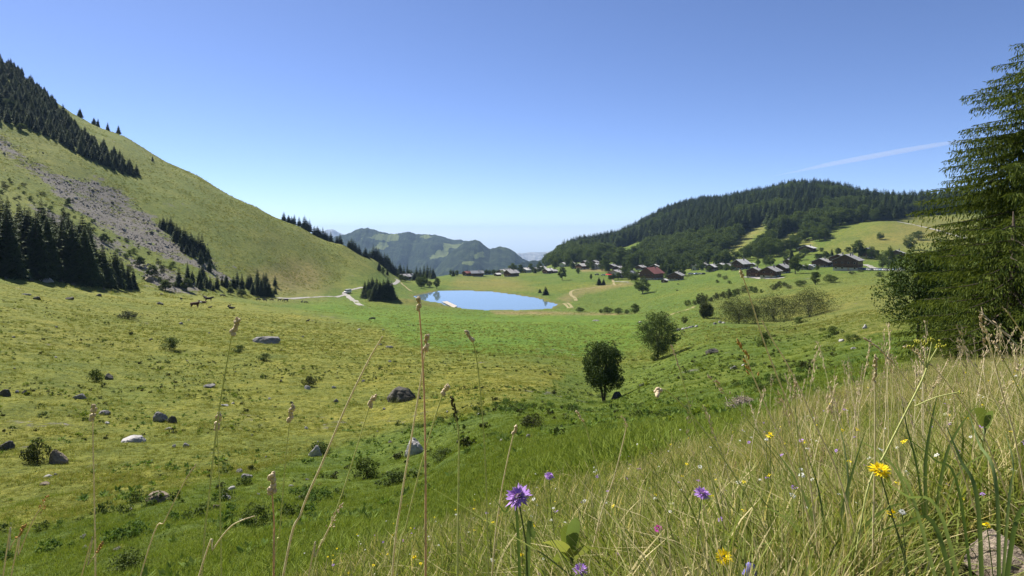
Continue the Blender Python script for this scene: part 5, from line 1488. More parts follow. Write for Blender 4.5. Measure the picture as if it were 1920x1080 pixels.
def side_tree(px, Y, hpx, wpx, seed, label):
    p = stand(px, Y)
    H, W = hpx * Y / F, wpx * Y / F
    cr, L = leaf_cloud('crown', seed, H, W * 0.95, H * 0.12, 60, 12000, 0.085, M_LEAFN, 0.85)
    o = empty('broadleaf_tree', p)
    link(bpy.data.objects.new('trunk', limb_mesh('trunk', L, H, H * 0.16, 0.10, M_BARK, seed + 1, 0.1, 14, 1)), o)
    link(bpy.data.objects.new('crown', cr), o)
    tag(o, label, 'tree')
side_tree(1722, 42, 165, 135, 403, 'dark leafy tree touching the left side of the huge spruce')
side_tree(1775, 44, 195, 110, 404, 'second dark leafy tree, half hidden behind the huge spruce')

# contrail: a long thin cloud of ice far up
t = NT('ice_cloud')
v = t.node('ShaderNodeVolumePrincipled')
v.inputs['Color'].default_value = (1, 1, 1, 1)
v.inputs['Density'].default_value = 0.0010
t.l.new(v.outputs[0], t.out.inputs['Volume'])
b = MB()
pts = [Vector(P(x, y, 34000)) for x, y in ((1440, 332), (1490, 322), (1550, 309), (1620, 296), (1690, 283), (1760, 271), (1810, 264), (1845, 260))]
b.tube(pts, [6, 55, 120, 150, 150, 120, 80, 20], 10)
tag(b.build('contrail', t.m, None, True), 'thin white contrail above the forested hill', None, None, 'stuff')
# ------------------------------------------------------------------ grass
M_STRAW = leaf_mat('straw_blades', (0.34, 0.28, 0.11), (0.70, 0.61, 0.34), 0.35, 0.25)
M_BLADE = leaf_mat('green_blades', (0.085, 0.135, 0.024), (0.290, 0.320, 0.080), 0.40, 0.25)
M_TURF = leaf_mat('turf_blades', (0.090, 0.150, 0.020), (0.260, 0.310, 0.050), 0.30, 0.4)
M_PAST = leaf_mat('pasture_blades', (0.140, 0.150, 0.026), (0.310, 0.290, 0.070), 0.30, 0.45)
M_WEED = leaf_mat('weed_leaves', (0.06, 0.12, 0.018), (0.20, 0.27, 0.06), 0.3, 0.3)

def blades(name, seed, n, spread, h0, h1, w, lean, mats, share, curl=0.5, seg=3, wind=(0.25, 0.0)):
    """a tuft of n tapering bent blades; share = chance of each material"""
    g = np.random.default_rng(seed)
    V, Fq, mi, sh = [], [], [], []
    for i in range(n):
        r = spread * math.sqrt(g.uniform()); a = g.uniform(0, 6.283)
        x0, y0 = r * math.cos(a), r * math.sin(a)
        h = g.uniform(h0, h1); b = g.uniform(0, 6.283)
        l = abs(g.normal(0, lean)) * h
        dx, dy = l * math.cos(b) + wind[0] * h * g.uniform(0.2, 1), l * math.sin(b) + wind[1] * h
        c = g.uniform(0, 3.14); ww = w * g.uniform(0.6, 1.3) / 2
        wx, wy = math.cos(c) * ww, math.sin(c) * ww
        o = len(V)
        m = g.choice(len(mats), p=share)
        s0 = g.uniform(0, 1)
        for k in range(seg):
            t = k / seg
            e = t ** (1 + curl * 1.6)
            tw = 1 - 0.55 * t
            px_, py_, pz_ = x0 + dx * e, y0 + dy * e, h * (t - curl * 0.35 * t * t * (l / h))
            V += [(px_ - wx * tw, py_ - wy * tw, pz_), (px_ + wx * tw, py_ + wy * tw, pz_)]
        V.append((x0 + dx, y0 + dy, h * (1 - curl * 0.35 * (l / h))))
        for k in range(seg - 1):
            Fq.append((o + 2 * k, o + 2 * k + 1, o + 2 * k + 3, o + 2 * k + 2)); mi.append(m); sh.append(np.clip(s0 * 0.8 + 0.2 * k / seg, 0, 1))
        Fq.append((o + 2 * seg - 2, o + 2 * seg - 1, o + 2 * seg)); mi.append(m); sh.append(np.clip(s0 * 0.8 + 0.2, 0, 1))
    me = mesh_np(name, np.array(V), Fq, mats, False, mi)
    face_attr(me, sh)
    return me

def polar_points(n, r0, r1, a0=-44, a1=44, seed=0, power=1.0):
    g = np.random.default_rng(seed)
    u = g.uniform(0, 1, n)
    r = np.exp(np.log(r0) + (np.log(r1) - np.log(r0)) * u ** power)
    th = np.radians(g.uniform(a0, a1, n))
    x, y = r * np.sin(th), r * np.cos(th)
    return x, y, r

def put(name, protos, x, y, scl, label, seed=0, tilt=0.15, sink=0.02, patch=None):
    g = np.random.default_rng(seed + 900)
    z = height(x, y) - sink
    n = len(x)
    rot = np.stack([g.normal(0, tilt, n), g.normal(0, tilt, n), g.uniform(-3.14, 3.14, n)], 1)
    scatter(name, protos, np.stack([x, y, z], 1), rot, scl, None if patch is None else np.clip((0.5 + 0.75 * fbm(x, y, patch, 2, seed) + g.normal(0, 0.16, n)) * len(protos), 0, len(protos) - 1).astype(int), label)
    print(name, n)

def zone_pts(x, y, poly, wob=20, seed=40):
    z = height(x, y, False)
    a, b = project(x, y, z)
    w = fbm(x, y, 6.0, 3, seed) * wob
    return in_poly(a + w, b + w * 0.5, poly)

# near dry meadow
DRYP = [blades('dry_tuft', 700 + k, 46, 0.13, 0.10, (0.34, 0.42, 0.38, 0.30, 0.46)[k], 0.0046, (0.5, 0.75, 0.6, 0.45, 0.9)[k], [M_STRAW, M_BLADE], [(0.62, 0.38), (0.45, 0.55), (0.72, 0.28), (0.30, 0.70), (0.58, 0.42)][k], wind=((0.25, 0.0), (-0.2, 0.1), (0.1, -0.2), (-0.1, 0.0), (0.3, 0.2))[k]) for k in range(5)] + [blades('leafy_tuft', 708 + k, 16, 0.12, 0.12, 0.40, 0.0105, 0.7, [M_BLADE, M_STRAW], (0.8, 0.2), 0.8, 4) for k in range(2)]
x, y, r = polar_points(36000, 0.55, 26, -46, 50, 3, 0.72)
k = zone_pts(x, y, Z_DRY) | (r < 1.6)
_sx, _sy, _ = hit(1892, 1060, 0.8)
# trodden gap before the near stone
GAP = lambda x, y: np.hypot(x - _sx * np.clip((x * _sx + y * _sy) / (_sx ** 2 + _sy ** 2), 0.45, 1.02), y - _sy * np.clip((x * _sx + y * _sy) / (_sx ** 2 + _sy ** 2), 0.45, 1.02)) > 0.21
k &= GAP(x, y)
x, y, r = x[k], y[k], r[k]
right = sstep(-0.15, 0.55, np.arctan2(x, y))
put('dry_grass', DRYP, x, y, (0.20 + 0.30 * right + (0.22 + 0.2 * right) * fbm(x, y, 0.7, 3, 4)).clip(0.11, 1.0) * rng.uniform(0.6, 1.4, len(x)), 'tangle of dry and green meadow grass on the near slope', 3, patch=1.4)
# fine low green under it
LOWP = [blades('low_tuft', 720 + k, 40, 0.16, 0.04, 0.16, 0.005, 0.6, [M_BLADE, M_STRAW], (0.8, 0.2)) for k in range(3)]
x, y, r = polar_points(12000, 0.5, 14, -46, 50, 5, 0.85)
k = (zone_pts(x, y, Z_DRY) | (r < 2)) & GAP(x, y)
put('low_grass', LOWP, x[k], y[k], rng.uniform(0.7, 1.3, k.sum()), 'short green undergrowth of the near meadow', 5)
# green bank and slope
TURFP = [blades('turf_tuft', 740 + k, 34, 0.20, 0.03, (0.11, 0.16, 0.09, 0.20)[k], 0.011, 0.7, [M_TURF, M_PAST], (0.85, 0.15), 0.6, 2, (0.1, 0)) for k in range(4)]
x, y, r = polar_points(75000, 4, 150, -43, 43, 7, 0.75)
k = ~zone_pts(x, y, Z_DRY) & ~zone_pts(x, y, Z_PAST, 16)
x, y, r = x[k], y[k], r[k]
put('meadow_grass', TURFP, x, y, rng.uniform(0.6, 1.2, len(x)) * (0.8 + 0.55 * sstep(20, 120, r)) * (1 + 0.5 * fbm(x, y, 2.5, 2, 8)), 'short green meadow grass on the valley slope', 7)
# grazed pasture
PASTP = [blades('pasture_tuft', 760 + k, 30, (0.26, 0.18, 0.22, 0.16)[k], 0.03, (0.10, 0.17, 0.09, 0.20)[k], 0.014, 0.8, [M_PAST, M_TURF], (0.72, 0.28), 0.6, 2, (0.1, 0)) for k in range(4)]
x, y, r = polar_points(95000, 11, 230, -43, 22, 9, 0.75)
k = zone_pts(x, y, Z_PAST, 16)
x, y, r = x[k], y[k], r[k]
put('pasture_grass', PASTP, x, y, rng.uniform(0.6, 1.25, len(x)) * (0.85 + 0.6 * sstep(20, 150, r)) * (1 + 0.6 * fbm(x, y, 2.5, 2, 8)), 'grazed yellow green grass of the cattle pasture', 9)
# leafy weeds dotted over the pasture and the bank
def rosette(name, seed, n=9, L=0.16, mat=M_WEED):
    g = np.random.default_rng(seed)
    C, A, B, S = [], [], [], []
    for i in range(n):
        a = g.uniform(0, 6.28); e = g.uniform(0.2, 1.1); l = L * g.uniform(0.6, 1.2)
        d = np.array((math.cos(a) * math.cos(e), math.sin(a) * math.cos(e), math.sin(e)))
        C.append(d * l * 0.6); A.append(d * l * 0.55); B.append(unit(np.cross(d, (0, 0, 1.0)) + g.normal(0, 0.2, 3)) * l * 0.28); S.append(g.uniform(0, 1))
    return quads_mesh(name, np.array(C), np.array(A), np.array(B), [mat], S)
WEEDP = [rosette('weed', 780 + k, 7 + 3 * k, 0.15 + 0.03 * k) for k in range(4)]
x, y, r = polar_points(14000, 9, 140, -43, 30, 11, 0.55)
k = (fbm(x, y, 5, 3, 55) > 0.12) & ~zone_pts(x, y, Z_DRY)
put('weeds', WEEDP, x[k], y[k], rng.uniform(0.3, 1.0, k.sum()), 'broad leaved weeds dotted over the pasture and bank', 11)
# nettles and rank leafy growth on the near bank, dark weeds in the pasture
NETP = [leaf_cloud('nettle', 830 + k, 0.34, 0.55, 0.0, 10, 260, 0.035, M_NETTLE if k else M_LEAFY, 0.9)[0] for k in range(3)]
x, y, r = polar_points(1900, 9, 60, -43, 24, 16, 0.75)
k = (fbm(x, y, 6, 3, 57) > 0.22) & (rng.uniform(0, 1, len(x)) < np.clip((r / 40) ** 1.2, 0.12, 1)) & ~zone_pts(x, y, Z_DRY) & ~zone_pts(x, y, Z_PAST, 16)
put('nettles', NETP, x[k], y[k], rng.uniform(0.35, 1.1, k.sum()), 'patches of leafy nettles on the near bank', 16)
DARKP = [leaf_cloud('dark_weed', 836 + k, 0.14, 0.34, 0.0, 7, 110, 0.03, (M_SHRUB, M_LEAF, M_TURF)[k], 0.8)[0] for k in range(3)]
x, y, r = polar_points(16000, 16, 220, -43, 26, 17, 0.5)
k = (fbm(x, y, 9, 3, 58) > -0.1) & ~zone_pts(x, y, Z_DRY) & (rng.uniform(0, 1, len(x)) < np.clip((r / 75) ** 1.5, 0.05, 1))
put('dark_weeds', DARKP, x[k], y[k], np.exp(rng.normal(-0.2, 0.45, k.sum())), 'small dark weeds speckling the pasture', 17)
# clover and small herbs in the lush bank and between the near grass
HERBP = [rosette('herb', 790 + k, 8 + 2 * k, 0.05, M_WEED) for k in range(3)]
x, y, r = polar_points(16000, 1.2, 40, -43, 46, 12, 0.7)
k = (fbm(x, y, 1.8, 3, 56) > -0.05) & GAP(x, y)
put('herbs', HERBP, x[k], y[k], rng.uniform(0.4, 1.1, k.sum()) * (0.6 + 0.8 * sstep(3, 20, r[k])), 'clover and small herbs between the near grass', 12)
x, y, r = polar_points(26000, 4, 32, -43, 30, 14, 0.8)
k = ~zone_pts(x, y, Z_DRY)
x, y, r = x[k], y[k], r[k]
put('bank_grass', TURFP, x, y, rng.uniform(0.4, 0.95, len(x)) * (1 + 0.7 * fbm(x, y, 1.5, 2, 8)), 'thick green grass of the near bank', 14)
# rank grass round the stones
g = np.random.default_rng(19)
xs, ys, ss = [], [], []
for X_, Y_, W_ in ROCK_AT:
    if Y_ < 6 or Y_ > 160 or (X_ == 0 and Y_ == 0):
        continue
    for q in range(9):
        a = g.uniform(0, 6.28); d = W_ * g.uniform(0.42, 0.75)
        xs.append(X_ + math.cos(a) * d); ys.append(Y_ + math.sin(a) * d * 0.8); ss.append(g.uniform(0.7, 1.5) * min(1.6, 0.5 + W_ * 0.5))
put('rank_grass', [TURFP[1], TURFP[3], PASTP[1], PASTP[3]], np.array(xs), np.array(ys), np.array(ss), 'ranker grass growing round the stones', 19)
# coarse tussocks farther off and on the hill
TUSP = [blades('tussock', 800 + k, 40, 0.45, 0.12, 0.38, 0.035, 0.6, [M_PAST, M_TURF, M_STRAW], ((0.4, 0.5, 0.1), (0.25, 0.7, 0.05), (0.45, 0.35, 0.2))[k], 0.6, 2) for k in range(3)]
g = np.random.default_rng(13)
x, y = g.uniform(-470, -120, 60000), g.uniform(190, 600, 60000)
k = (x < -128 - 0.0 * y) & (g.uniform(0, 1, len(x)) < np.clip(0.35 + 0.9 * fbm(x, y, 22, 3, 66), 0.05, 1))
put('hill_tussocks', TUSP, x[k][:26000], y[k][:26000], g.uniform(0.8, 2.4, k.sum())[:26000], 'rough tussocky grass on the left hillside', 13)
x, y, r = polar_points(42000, 110, 640, -34, 40, 15, 0.8)
z = height(x, y, False)
k = (z > 1.2) & (x > -118) & (fbm(x, y, 30, 3, 67) > -0.25)
put('meadow_tussocks', TUSP, x[k], y[k], rng.uniform(0.4, 1.1, k.sum()), 'tufts of taller grass on the valley meadows', 15)

# ------------------------------------------------------------------ single grass stalks close by
def seed_mat_(name, c1, c2):
    t = NT(name)
    col = t.ramp(t.noise(90, 4, 0.6, t.coord('Object')), [(0.35, c2), (0.65, c1)])
    d = t.bsdf(col, 0.8, None, 0.2)
    tr = t.node('ShaderNodeBsdfTranslucent'); t.l.new(col, tr.inputs['Color'])
    mx = t.node('ShaderNodeMixShader'); mx.inputs[0].default_value = 0.25
    t.l.new(d, mx.inputs[1]); t.l.new(tr.outputs[0], mx.inputs[2])
    return t.done(mx.outputs[0])
M_SEED = seed_mat_('pale_seed_head', (0.80, 0.67, 0.47), (0.58, 0.45, 0.28))
M_STALK = seed_mat_('straw_stalk', (0.86, 0.76, 0.50), (0.70, 0.60, 0.34))
M_STALKG = seed_mat_('green_stalk', (0.66, 0.66, 0.28), (0.50, 0.53, 0.18))
M_STALKR = seed_mat_('russet_stalk', (0.80, 0.55, 0.34), (0.64, 0.42, 0.24))
M_SEEDO = simple_mat('orange_seed_head', (0.55, 0.33, 0.10), (0.38, 0.21, 0.06), 60, 0.85, 0.5, 0.002)
M_SEEDD = simple_mat('dark_seed_head', (0.12, 0.10, 0.05), (0.05, 0.045, 0.025), 60, 0.85, 0.5, 0.002)
def curve_pts(pts, n=14):
    q = [np.array(p) for p in pts]; c = []
    for i in range(len(q) - 1):
        p0, p1, p2, p3 = (q[max(0, min(len(q) - 1, i + d))] for d in (-1, 0, 1, 2))
        for t in np.linspace(0, 1, n, endpoint=False):
            c.append(0.5 * (2 * p1 + (p2 - p0) * t + (2 * p0 - 5 * p1 + 4 * p2 - p3) * t * t + (3 * p1 - p0 - 3 * p2 + p3) * t ** 3))
    c.append(q[-1])
    return np.array(c)
def seed_head(path, kind, g, mat, parent):
    """spikelets packed along the last bit of a stalk"""
    b = MB(); L = np.linalg.norm(np.diff(path, axis=0), axis=1).sum()
    n = {'lumps': 16, 'spike': 26, 'loose': 18, 'thin': 12}[kind]
    for i in range(n):
        t = (i + g.uniform(-0.2, 0.2)) / n
        f = np.clip(t, 0, 1) * (len(path) - 1); k = min(int(f), len(path) - 2)
        p = path[k] * (1 - f + k) + path[k + 1] * (f - k)
        d = unit(path[k + 1] - path[k]); s = unit(np.cross(d, g.normal(0, 1, 3)))
        if kind == 'lumps':
            gap = 0.35 if 0.28 < t < 0.42 else 1.0
            w, l, out = L * 0.115 * gap * (1.15 - 0.5 * t), L * 0.24, L * 0.06 * gap
        elif kind == 'spike':
            w, l, out = L * 0.032, L * 0.12, L * 0.035
        elif kind == 'loose':
            w, l, out = L * 0.020, L * 0.11, L * 0.10 * (1.1 - t)
        else:
            w, l, out = L * 0.022, L * 0.12, L * 0.015
        c = p + s * out
        dd = unit(d + s * (0.45 if kind != 'thin' else 0.15))
        b.tube([tuple(c - dd * l * 0.5), tuple(c - dd * l * 0.1), tuple(c + dd * l * 0.2), tuple(c + dd * l * 0.55)], [w * 0.3, w, w * 0.9, w * 0.1], 6)
    o = b.build('seed_head', mat, parent, True)
    o['kind'] = 'stuff'
    return o
def stalk(path, Y, label, kind='lumps', mat=None, seed_mat=None, th=4.2, head=44, leaf=None):
    """path in photo pixels from the tip downwards, at depth Y; the stalk goes on to the ground"""
    pts = [np.array(P(a, b, Y + 0.02 * i)) for i, (a, b) in enumerate(path)]
    last, prev = pts[-1], pts[-2]
    d = (last - prev) / max(np.linalg.norm(last - prev), 1e-6)
    d = unit(d * np.array((0.7, 0.7, 1)))
    x, y_, z = last
    for _ in range(60):
        if z <= gz(x, y_):
            break
        x, y_, z = x + d[0] * 0.03, y_ + d[1] * 0.03, z + d[2] * 0.03 - 0.004
    foot = np.array((x, y_, gz(x, y_) - 0.01))
    c = curve_pts(pts + [foot]) - foot
    o = empty('grass_stalk', tuple(foot))
    hl = head * Y / F
    acc = np.concatenate([[0], np.cumsum(np.linalg.norm(np.diff(c, axis=0), axis=1))])
    nh = max(3, int(np.searchsorted(acc, hl)))
    r = th * Y / F / 2
    st = c[max(0, nh // 2):]
    b = MB(); b.tube([tuple(p) for p in st[::2]] + [tuple(st[-1])], [r * 0.55 + r * 0.45 * i / max(1, len(st) // 2) for i in range(len(st[::2]))] + [r], 6)
    b.build('stem', mat or M_STALK, o, True)
    if kind:
        seed_head(c[:nh + 1][::-1], kind, np.random.default_rng(abs(hash(label)) % 9999 if False else len(label) * 7 + int(path[0][0])), seed_mat or M_SEED, o)
    for (i, dx, dz, ln) in leaf or ():
        p = c[min(i, len(c) - 1)]
        e = unit(np.array((dx, 0.15, dz))) * ln * Y / F
        w = np.array((0, 0.8, 0.25)) * 3.2 * Y / F
        m = MB()
        q = [p, p + e * 0.35 + w * 0.2, p + e * 0.7, p + e]
        V = [tuple(q[0] - w * 0.5), tuple(q[0] + w * 0.5), tuple(q[1] - w), tuple(q[1] + w), tuple(q[2] - w * 0.7), tuple(q[2] + w * 0.7), tuple(q[3])]
        m.add(V, [(0, 1, 3, 2), (2, 3, 5, 4), (4, 5, 6)])
        lm = m.mesh('blade', M_BLADE); face_attr(lm, [0.4] * len(lm.polygons))
        link(bpy.data.objects.new('blade', lm), o)
    return tag(o, label, 'grass stalk', 'tall grass stalks close to the camera')
G_, S_, R_ = M_STALKG, M_STALK, M_STALKR
STALKS = [
 ([(447,598),(436,625),(424,690),(408,790),(392,930),(378,1085)],1.25,'tall stalk with pale head rising into the herd at the left','lumps',G_,M_SEED,4.5,40),
 ([(177,758),(174,800),(176,900),(178,1000),(179,1085)],1.3,'upright stalk with a pale head, leftmost of the straight ones','lumps',S_,M_SEED,3.6,36),
 ([(411,776),(407,810),(412,920),(415,1085)],1.35,'upright stalk crossing the tall leaning one at the left','lumps',G_,M_SEED,3.4,36),
 ([(549,762),(543,792),(534,880),(524,1000),(512,1085)],1.3,'green stalk with small pale head left of the long leaning straw','lumps',G_,M_SEED,3.4,34),
 ([(718,630),(712,640),(690,678),(650,760),(605,866),(565,960),(530,1085)],1.2,'long straw leaning right with a bare tip','thin',S_,M_SEED,5.0,22),
 ([(784,558),(786,580),(791,650),(796,760),(798,900),(798,1085)],1.15,'tallest russet stalk with its head over the lake shore','lumps',R_,M_SEED,5.0,30),
 ([(802,628),(797,660),(788,720),(770,830),(752,940),(735,1085)],1.2,'stalk with a pale head crossing the tallest russet stalk','lumps',S_,M_SEED,4.6,36),
 ([(874,622),(886,640),(896,690),(906,800),(912,920),(916,1085)],1.25,'thin green stalk with a nodding pale head on the green field','lumps',G_,M_SEED,3.6,30),
 ([(842,722),(830,740),(812,795),(785,890),(762,985),(742,1085)],1.2,'stalk leaning right with a pale head below the wedge boulder','lumps',G_,M_SEED,4.2,34),
 ([(703,742),(692,765),(672,830),(640,930),(610,1010),(585,1085)],1.3,'thin green stalk leaning right before the wedge boulder','lumps',G_,M_SEED,3.4,30),
 ([(847,744),(853,775),(860,815),(860,900),(858,1085)],1.15,'stalk with a dark narrow head','spike',G_,M_SEEDD,4.4,62),
 ([(509,888),(510,920),(514,990),(513,1085)],1.1,'short russet stalk with two pale lumps near the bottom','lumps',R_,M_SEED,4.6,50),
 ([(368,870),(345,905),(310,975),(262,1085)],1.2,'thin bare straw leaning right at the lower left','thin',S_,M_SEED,3.0,46),
 ([(90,928),(78,950),(60,980),(35,1040),(20,1085)],1.1,'short orange stalk at the lower left corner','loose',S_,M_SEEDO,3.2,60),
 ([(46,985),(34,1005),(18,1032),(5,1085)],1.0,'orange seed head nearest the left edge','spike',S_,M_SEEDO,3.2,56),
 ([(192,1018),(182,1035),(165,1060),(150,1090)],1.05,'short orange head at the bottom beside the leafy clump','spike',S_,M_SEEDO,3.0,46),
 ([(478,968),(455,975),(430,990),(400,1030),(370,1090)],1.15,'arching dry stalk with a pale bent head at the lower left','thin',S_,M_SEED,3.6,40),
 ([(642,945),(625,975),(612,1000),(590,1045),(578,1085)],1.1,'dry stalk with a bunched brown head at the bottom','loose',S_,M_SEED,3.8,70),
 ([(968,798),(962,818),(950,870),(936,950),(922,1085)],1.3,'straw stalk leaning right left of the large purple flower','lumps',S_,M_SEED,3.4,24),
 ([(1388,508),(1394,522),(1410,570),(1432,640),(1455,700),(1490,790),(1515,880),(1530,1000)],1.15,'tall straw stalk reaching up to the chalets','lumps',S_,M_SEED,4.2,24),
 ([(1234,742),(1232,733),(1246,731),(1268,748),(1300,782),(1350,850),(1400,930),(1440,1010)],1.15,'arching green stalk with a drooping pale head','lumps',G_,M_SEED,4.0,34),
 ([(1384,638),(1398,670),(1415,712),(1440,770),(1480,860),(1510,950)],1.2,'stalk with a long reddish plume leaning left','loose',S_,M_SEEDO,3.4,92),
 ([(1428,600),(1450,640),(1470,672),(1500,730),(1530,800),(1575,900)],1.2,'stiff straw leaning left beside the tall stalk','thin',S_,M_SEED,3.6,40),
 ([(1328,705),(1345,722),(1372,752),(1420,810),(1470,880),(1510,950)],1.25,'loose pale panicle leaning left above the brush heap','loose',G_,M_SEED,3.0,70),
 ([(1492,716),(1490,745),(1494,800),(1500,880),(1506,960)],1.2,'upright pale spike right of the brush heap','spike',G_,M_SEED,3.4,40),
 ([(1643,668),(1640,700),(1641,780),(1640,880),(1638,960)],1.15,'upright pale spike with a bent tip','spike',S_,M_SEED,4.0,60),
 ([(1838,588),(1848,620),(1862,668),(1880,740),(1905,830)],1.2,'straw with a pale plume before the big spruce','loose',S_,M_SEED,3.6,80),
 ([(1880,575),(1900,600),(1925,640),(1950,700),(1975,790)],1.15,'straw leaning left across the spruce at the right edge','thin',S_,M_SEED,3.6,40),
 ([(1862,640),(1880,672),(1905,720),(1930,790)],1.2,'olive spike leaning left in front of the spruce','spike',G_,M_SEED,3.2,56),
 ([(1695,648),(1720,662),(1752,690),(1800,750),(1850,830)],1.3,'pale panicle leaning left from the right slope','loose',S_,M_SEED,3.0,80),
 ([(1620,632),(1650,655),(1690,700),(1740,770),(1790,850)],1.35,'long thin panicle leaning far to the left','thin',S_,M_SEED,3.0,90),
 ([(1080,770),(1088,782),(1098,800),(1112,850),(1130,930)],1.6,'short pale spike at the edge of the green slope','spike',G_,M_SEED,3.0,40),
 ([(1165,780),(1174,796),(1168,830),(1150,900),(1120,990)],1.5,'pale spike leaning left over the pale stone','loose',S_,M_SEED,3.0,36),
 ([(1258,645),(1270,680),(1282,720),(1300,790),(1330,880)],1.4,'slender whitish spike on the green slope','thin',G_,M_SEED,2.8,60),
]
for s_ in STALKS:
    stalk(*s_)
# a crowd of other seed stalks on the right slope
SP = []
for k in range(6):
    g = np.random.default_rng(840 + k)
    b = MB(); H_ = 0.62 + 0.05 * k
    bend = g.uniform(-0.18, -0.02)
    path = np.array([(bend * (t ** 2), g.normal(0, 0.003), H_ * t) for t in np.linspace(0, 1, 12)])
    b.tube([tuple(p) for p in path], [0.0016] * 8 + [0.0012] * 4, 4, 0)
    for i in range(22):
        t = g.uniform(0.78, 1.0); f = t * 11; q = min(int(f), 10)
        p = path[q] * (1 - f + q) + path[q + 1] * (f - q)
        d = unit(np.array((g.normal(-0.3, 0.3), g.normal(0, 0.3), 1.0)))
        c = p + np.array((g.normal(0, 1), g.normal(0, 1), 0)) * (0.006 if k % 2 else 0.0035)
        b.tube([tuple(c), tuple(c + d * 0.008), tuple(c + d * 0.02)], [0.0007, 0.0022, 0.0003], 4, 1)
    m = b.mesh('seed_stalk', [M_STALKG if k % 3 == 0 else M_STALK, M_SEED], False)
    SP.append(m)
x, y, r = polar_points(900, 1.9, 11, -14, 46, 21, 0.8)
k = zone_pts(x, y, Z_DRY) & (rng.uniform(0, 1, len(x)) < 0.75 * sstep(0.22, 0.5, np.arctan2(x, y)))
put('seeding_grass', SP, x[k], y[k], rng.uniform(0.4, 0.85, k.sum()), 'thin seeding grasses crowding the right slope', 21, 0.2)

# wide green blades at the lower right, each its own part
def blade_part(parent, path, w, mat, sh):
    c = curve_pts(path, 6)
    n = len(c); V, f = [], []
    for i, p in enumerate(c):
        t = i / (n - 1)
        d = unit(c[min(i + 1, n - 1)] - c[max(i - 1, 0)])
        s = unit(np.cross(d, (0.3, 1.0, 0.25))) * w * (1 - t ** 2.2) / 2
        up = unit(np.cross(s, d)) * w * 0.14 * (1 - t)
        V += [p - s, p - up, p + s]
    for i in range(n - 1):
        a = 3 * i
        f += [(a, a + 1, a + 4, a + 3), (a + 1, a + 2, a + 5, a + 4)]
    me = mesh_np('blade', np.array(V), f, [mat], True); face_attr(me, [sh] * len(f))
    return link(bpy.data.objects.new('blade', me), parent)
M_WIDE = leaf_mat('wide_blades', (0.11, 0.17, 0.05), (0.30, 0.37, 0.15), 0.35, 0.0)
def tuft(px, Y, label, paths, w=6.0):
    """paths: lists of photo pixels from the root up"""
    foot = np.array(stand(px, Y))
    o = empty('grass_tuft', tuple(foot))
    for i, (pt, dy) in enumerate(paths):
        pp = [foot * 0 + np.array(((pt[0][0] - px) / F * Y, 0, 0))] + [np.array(P(a, b, Y + dy * (k + 1) / len(pt))) - foot for k, (a, b) in enumerate(pt[1:])]
        blade_part(o, pp, w * Y / F * (0.7 + 0.6 * ((i * 37) % 10) / 10), M_WIDE, ((i * 53) % 10) / 10)
    tag(o, label, 'grass tuft')
tuft(1840, 0.98, 'tuft of wide arching green blades at the lower right', [
 ([(1850,1080),(1800,930),(1750,860),(1670,800)],0.05),([(1845,1080),(1835,960),(1800,860),(1770,790)],0.1),([(1850,1080),(1770,980),(1700,930),(1660,905)],-0.05),
 ([(1860,1080),(1890,960),(1900,870),(1880,800)],0.15),([(1835,1080),(1760,1000),(1690,985),(1640,1000)],0.1),([(1870,1080),(1870,930),(1835,830),(1815,770)],0.2),([(1830,1080),(1720,960),(1690,890),(1675,850)],0.0),([(1855,1080),(1900,1000),(1935,950),(1960,930)],0.0)], 7.5)
tuft(1560, 1.35, 'dark green blade tuft between the yellow flowers', [
 ([(1560,1080),(1545,980),(1530,900),(1500,820)],0.1),([(1565,1080),(1580,960),(1600,880),(1625,800)],0.1),([(1550,1080),(1500,1000),(1455,960),(1420,950)],0.0),([(1570,1080),(1590,940),(1585,850),(1570,780)],0.15),([(1560,1080),(1620,990),(1670,950),(1700,945)],-0.05),([(1555,1080),(1520,960),(1480,880),(1440,830)],0.05)], 6)
tuft(1740, 1.5, 'blue green blade tuft under the umbel stalk', [
 ([(1740,1000),(1720,880),(1700,800),(1690,740)],0.1),([(1745,1000),(1770,870),(1800,800),(1840,750)],0.1),([(1735,1000),(1690,900),(1650,850),(1600,820)],0.0),([(1750,1000),(1790,900),(1850,850),(1900,840)],0.0),([(1740,1000),(1735,880),(1745,800),(1760,730)],0.1)], 6)
tuft(948, 1.0, 'single dark blade curving left of the large purple flower', [([(985,1085),(972,1010),(945,960),(918,925)],0.0),([(985,1085),(990,1040),(1000,1010),(1004,990)],0.0)], 9)

# ------------------------------------------------------------------ flowers
M_PURP = leaf_mat('lilac_petals', (0.34, 0.17, 0.58), (0.60, 0.38, 0.82), 0.3, 0.0)
M_YEL = leaf_mat('yellow_petals', (0.85, 0.60, 0.01), (0.95, 0.80, 0.03), 0.25, 0.0)
M_VIO = leaf_mat('violet_petals', (0.16, 0.14, 0.55), (0.30, 0.27, 0.75), 0.3, 0.0)
M_PINK = leaf_mat('magenta_petals', (0.45, 0.03, 0.35), (0.65, 0.10, 0.50), 0.3, 0.0)
M_WHITE = leaf_mat('white_petals', (0.55, 0.55, 0.50), (0.80, 0.80, 0.76), 0.3, 0.0)
M_CALYX = simple_mat('green_calyx', (0.08, 0.11, 0.03), (0.045, 0.06, 0.02), 30, 0.8)
M_FSTEM = simple_mat('flower_stem', (0.13, 0.17, 0.05), (0.08, 0.11, 0.03), 20, 0.7)
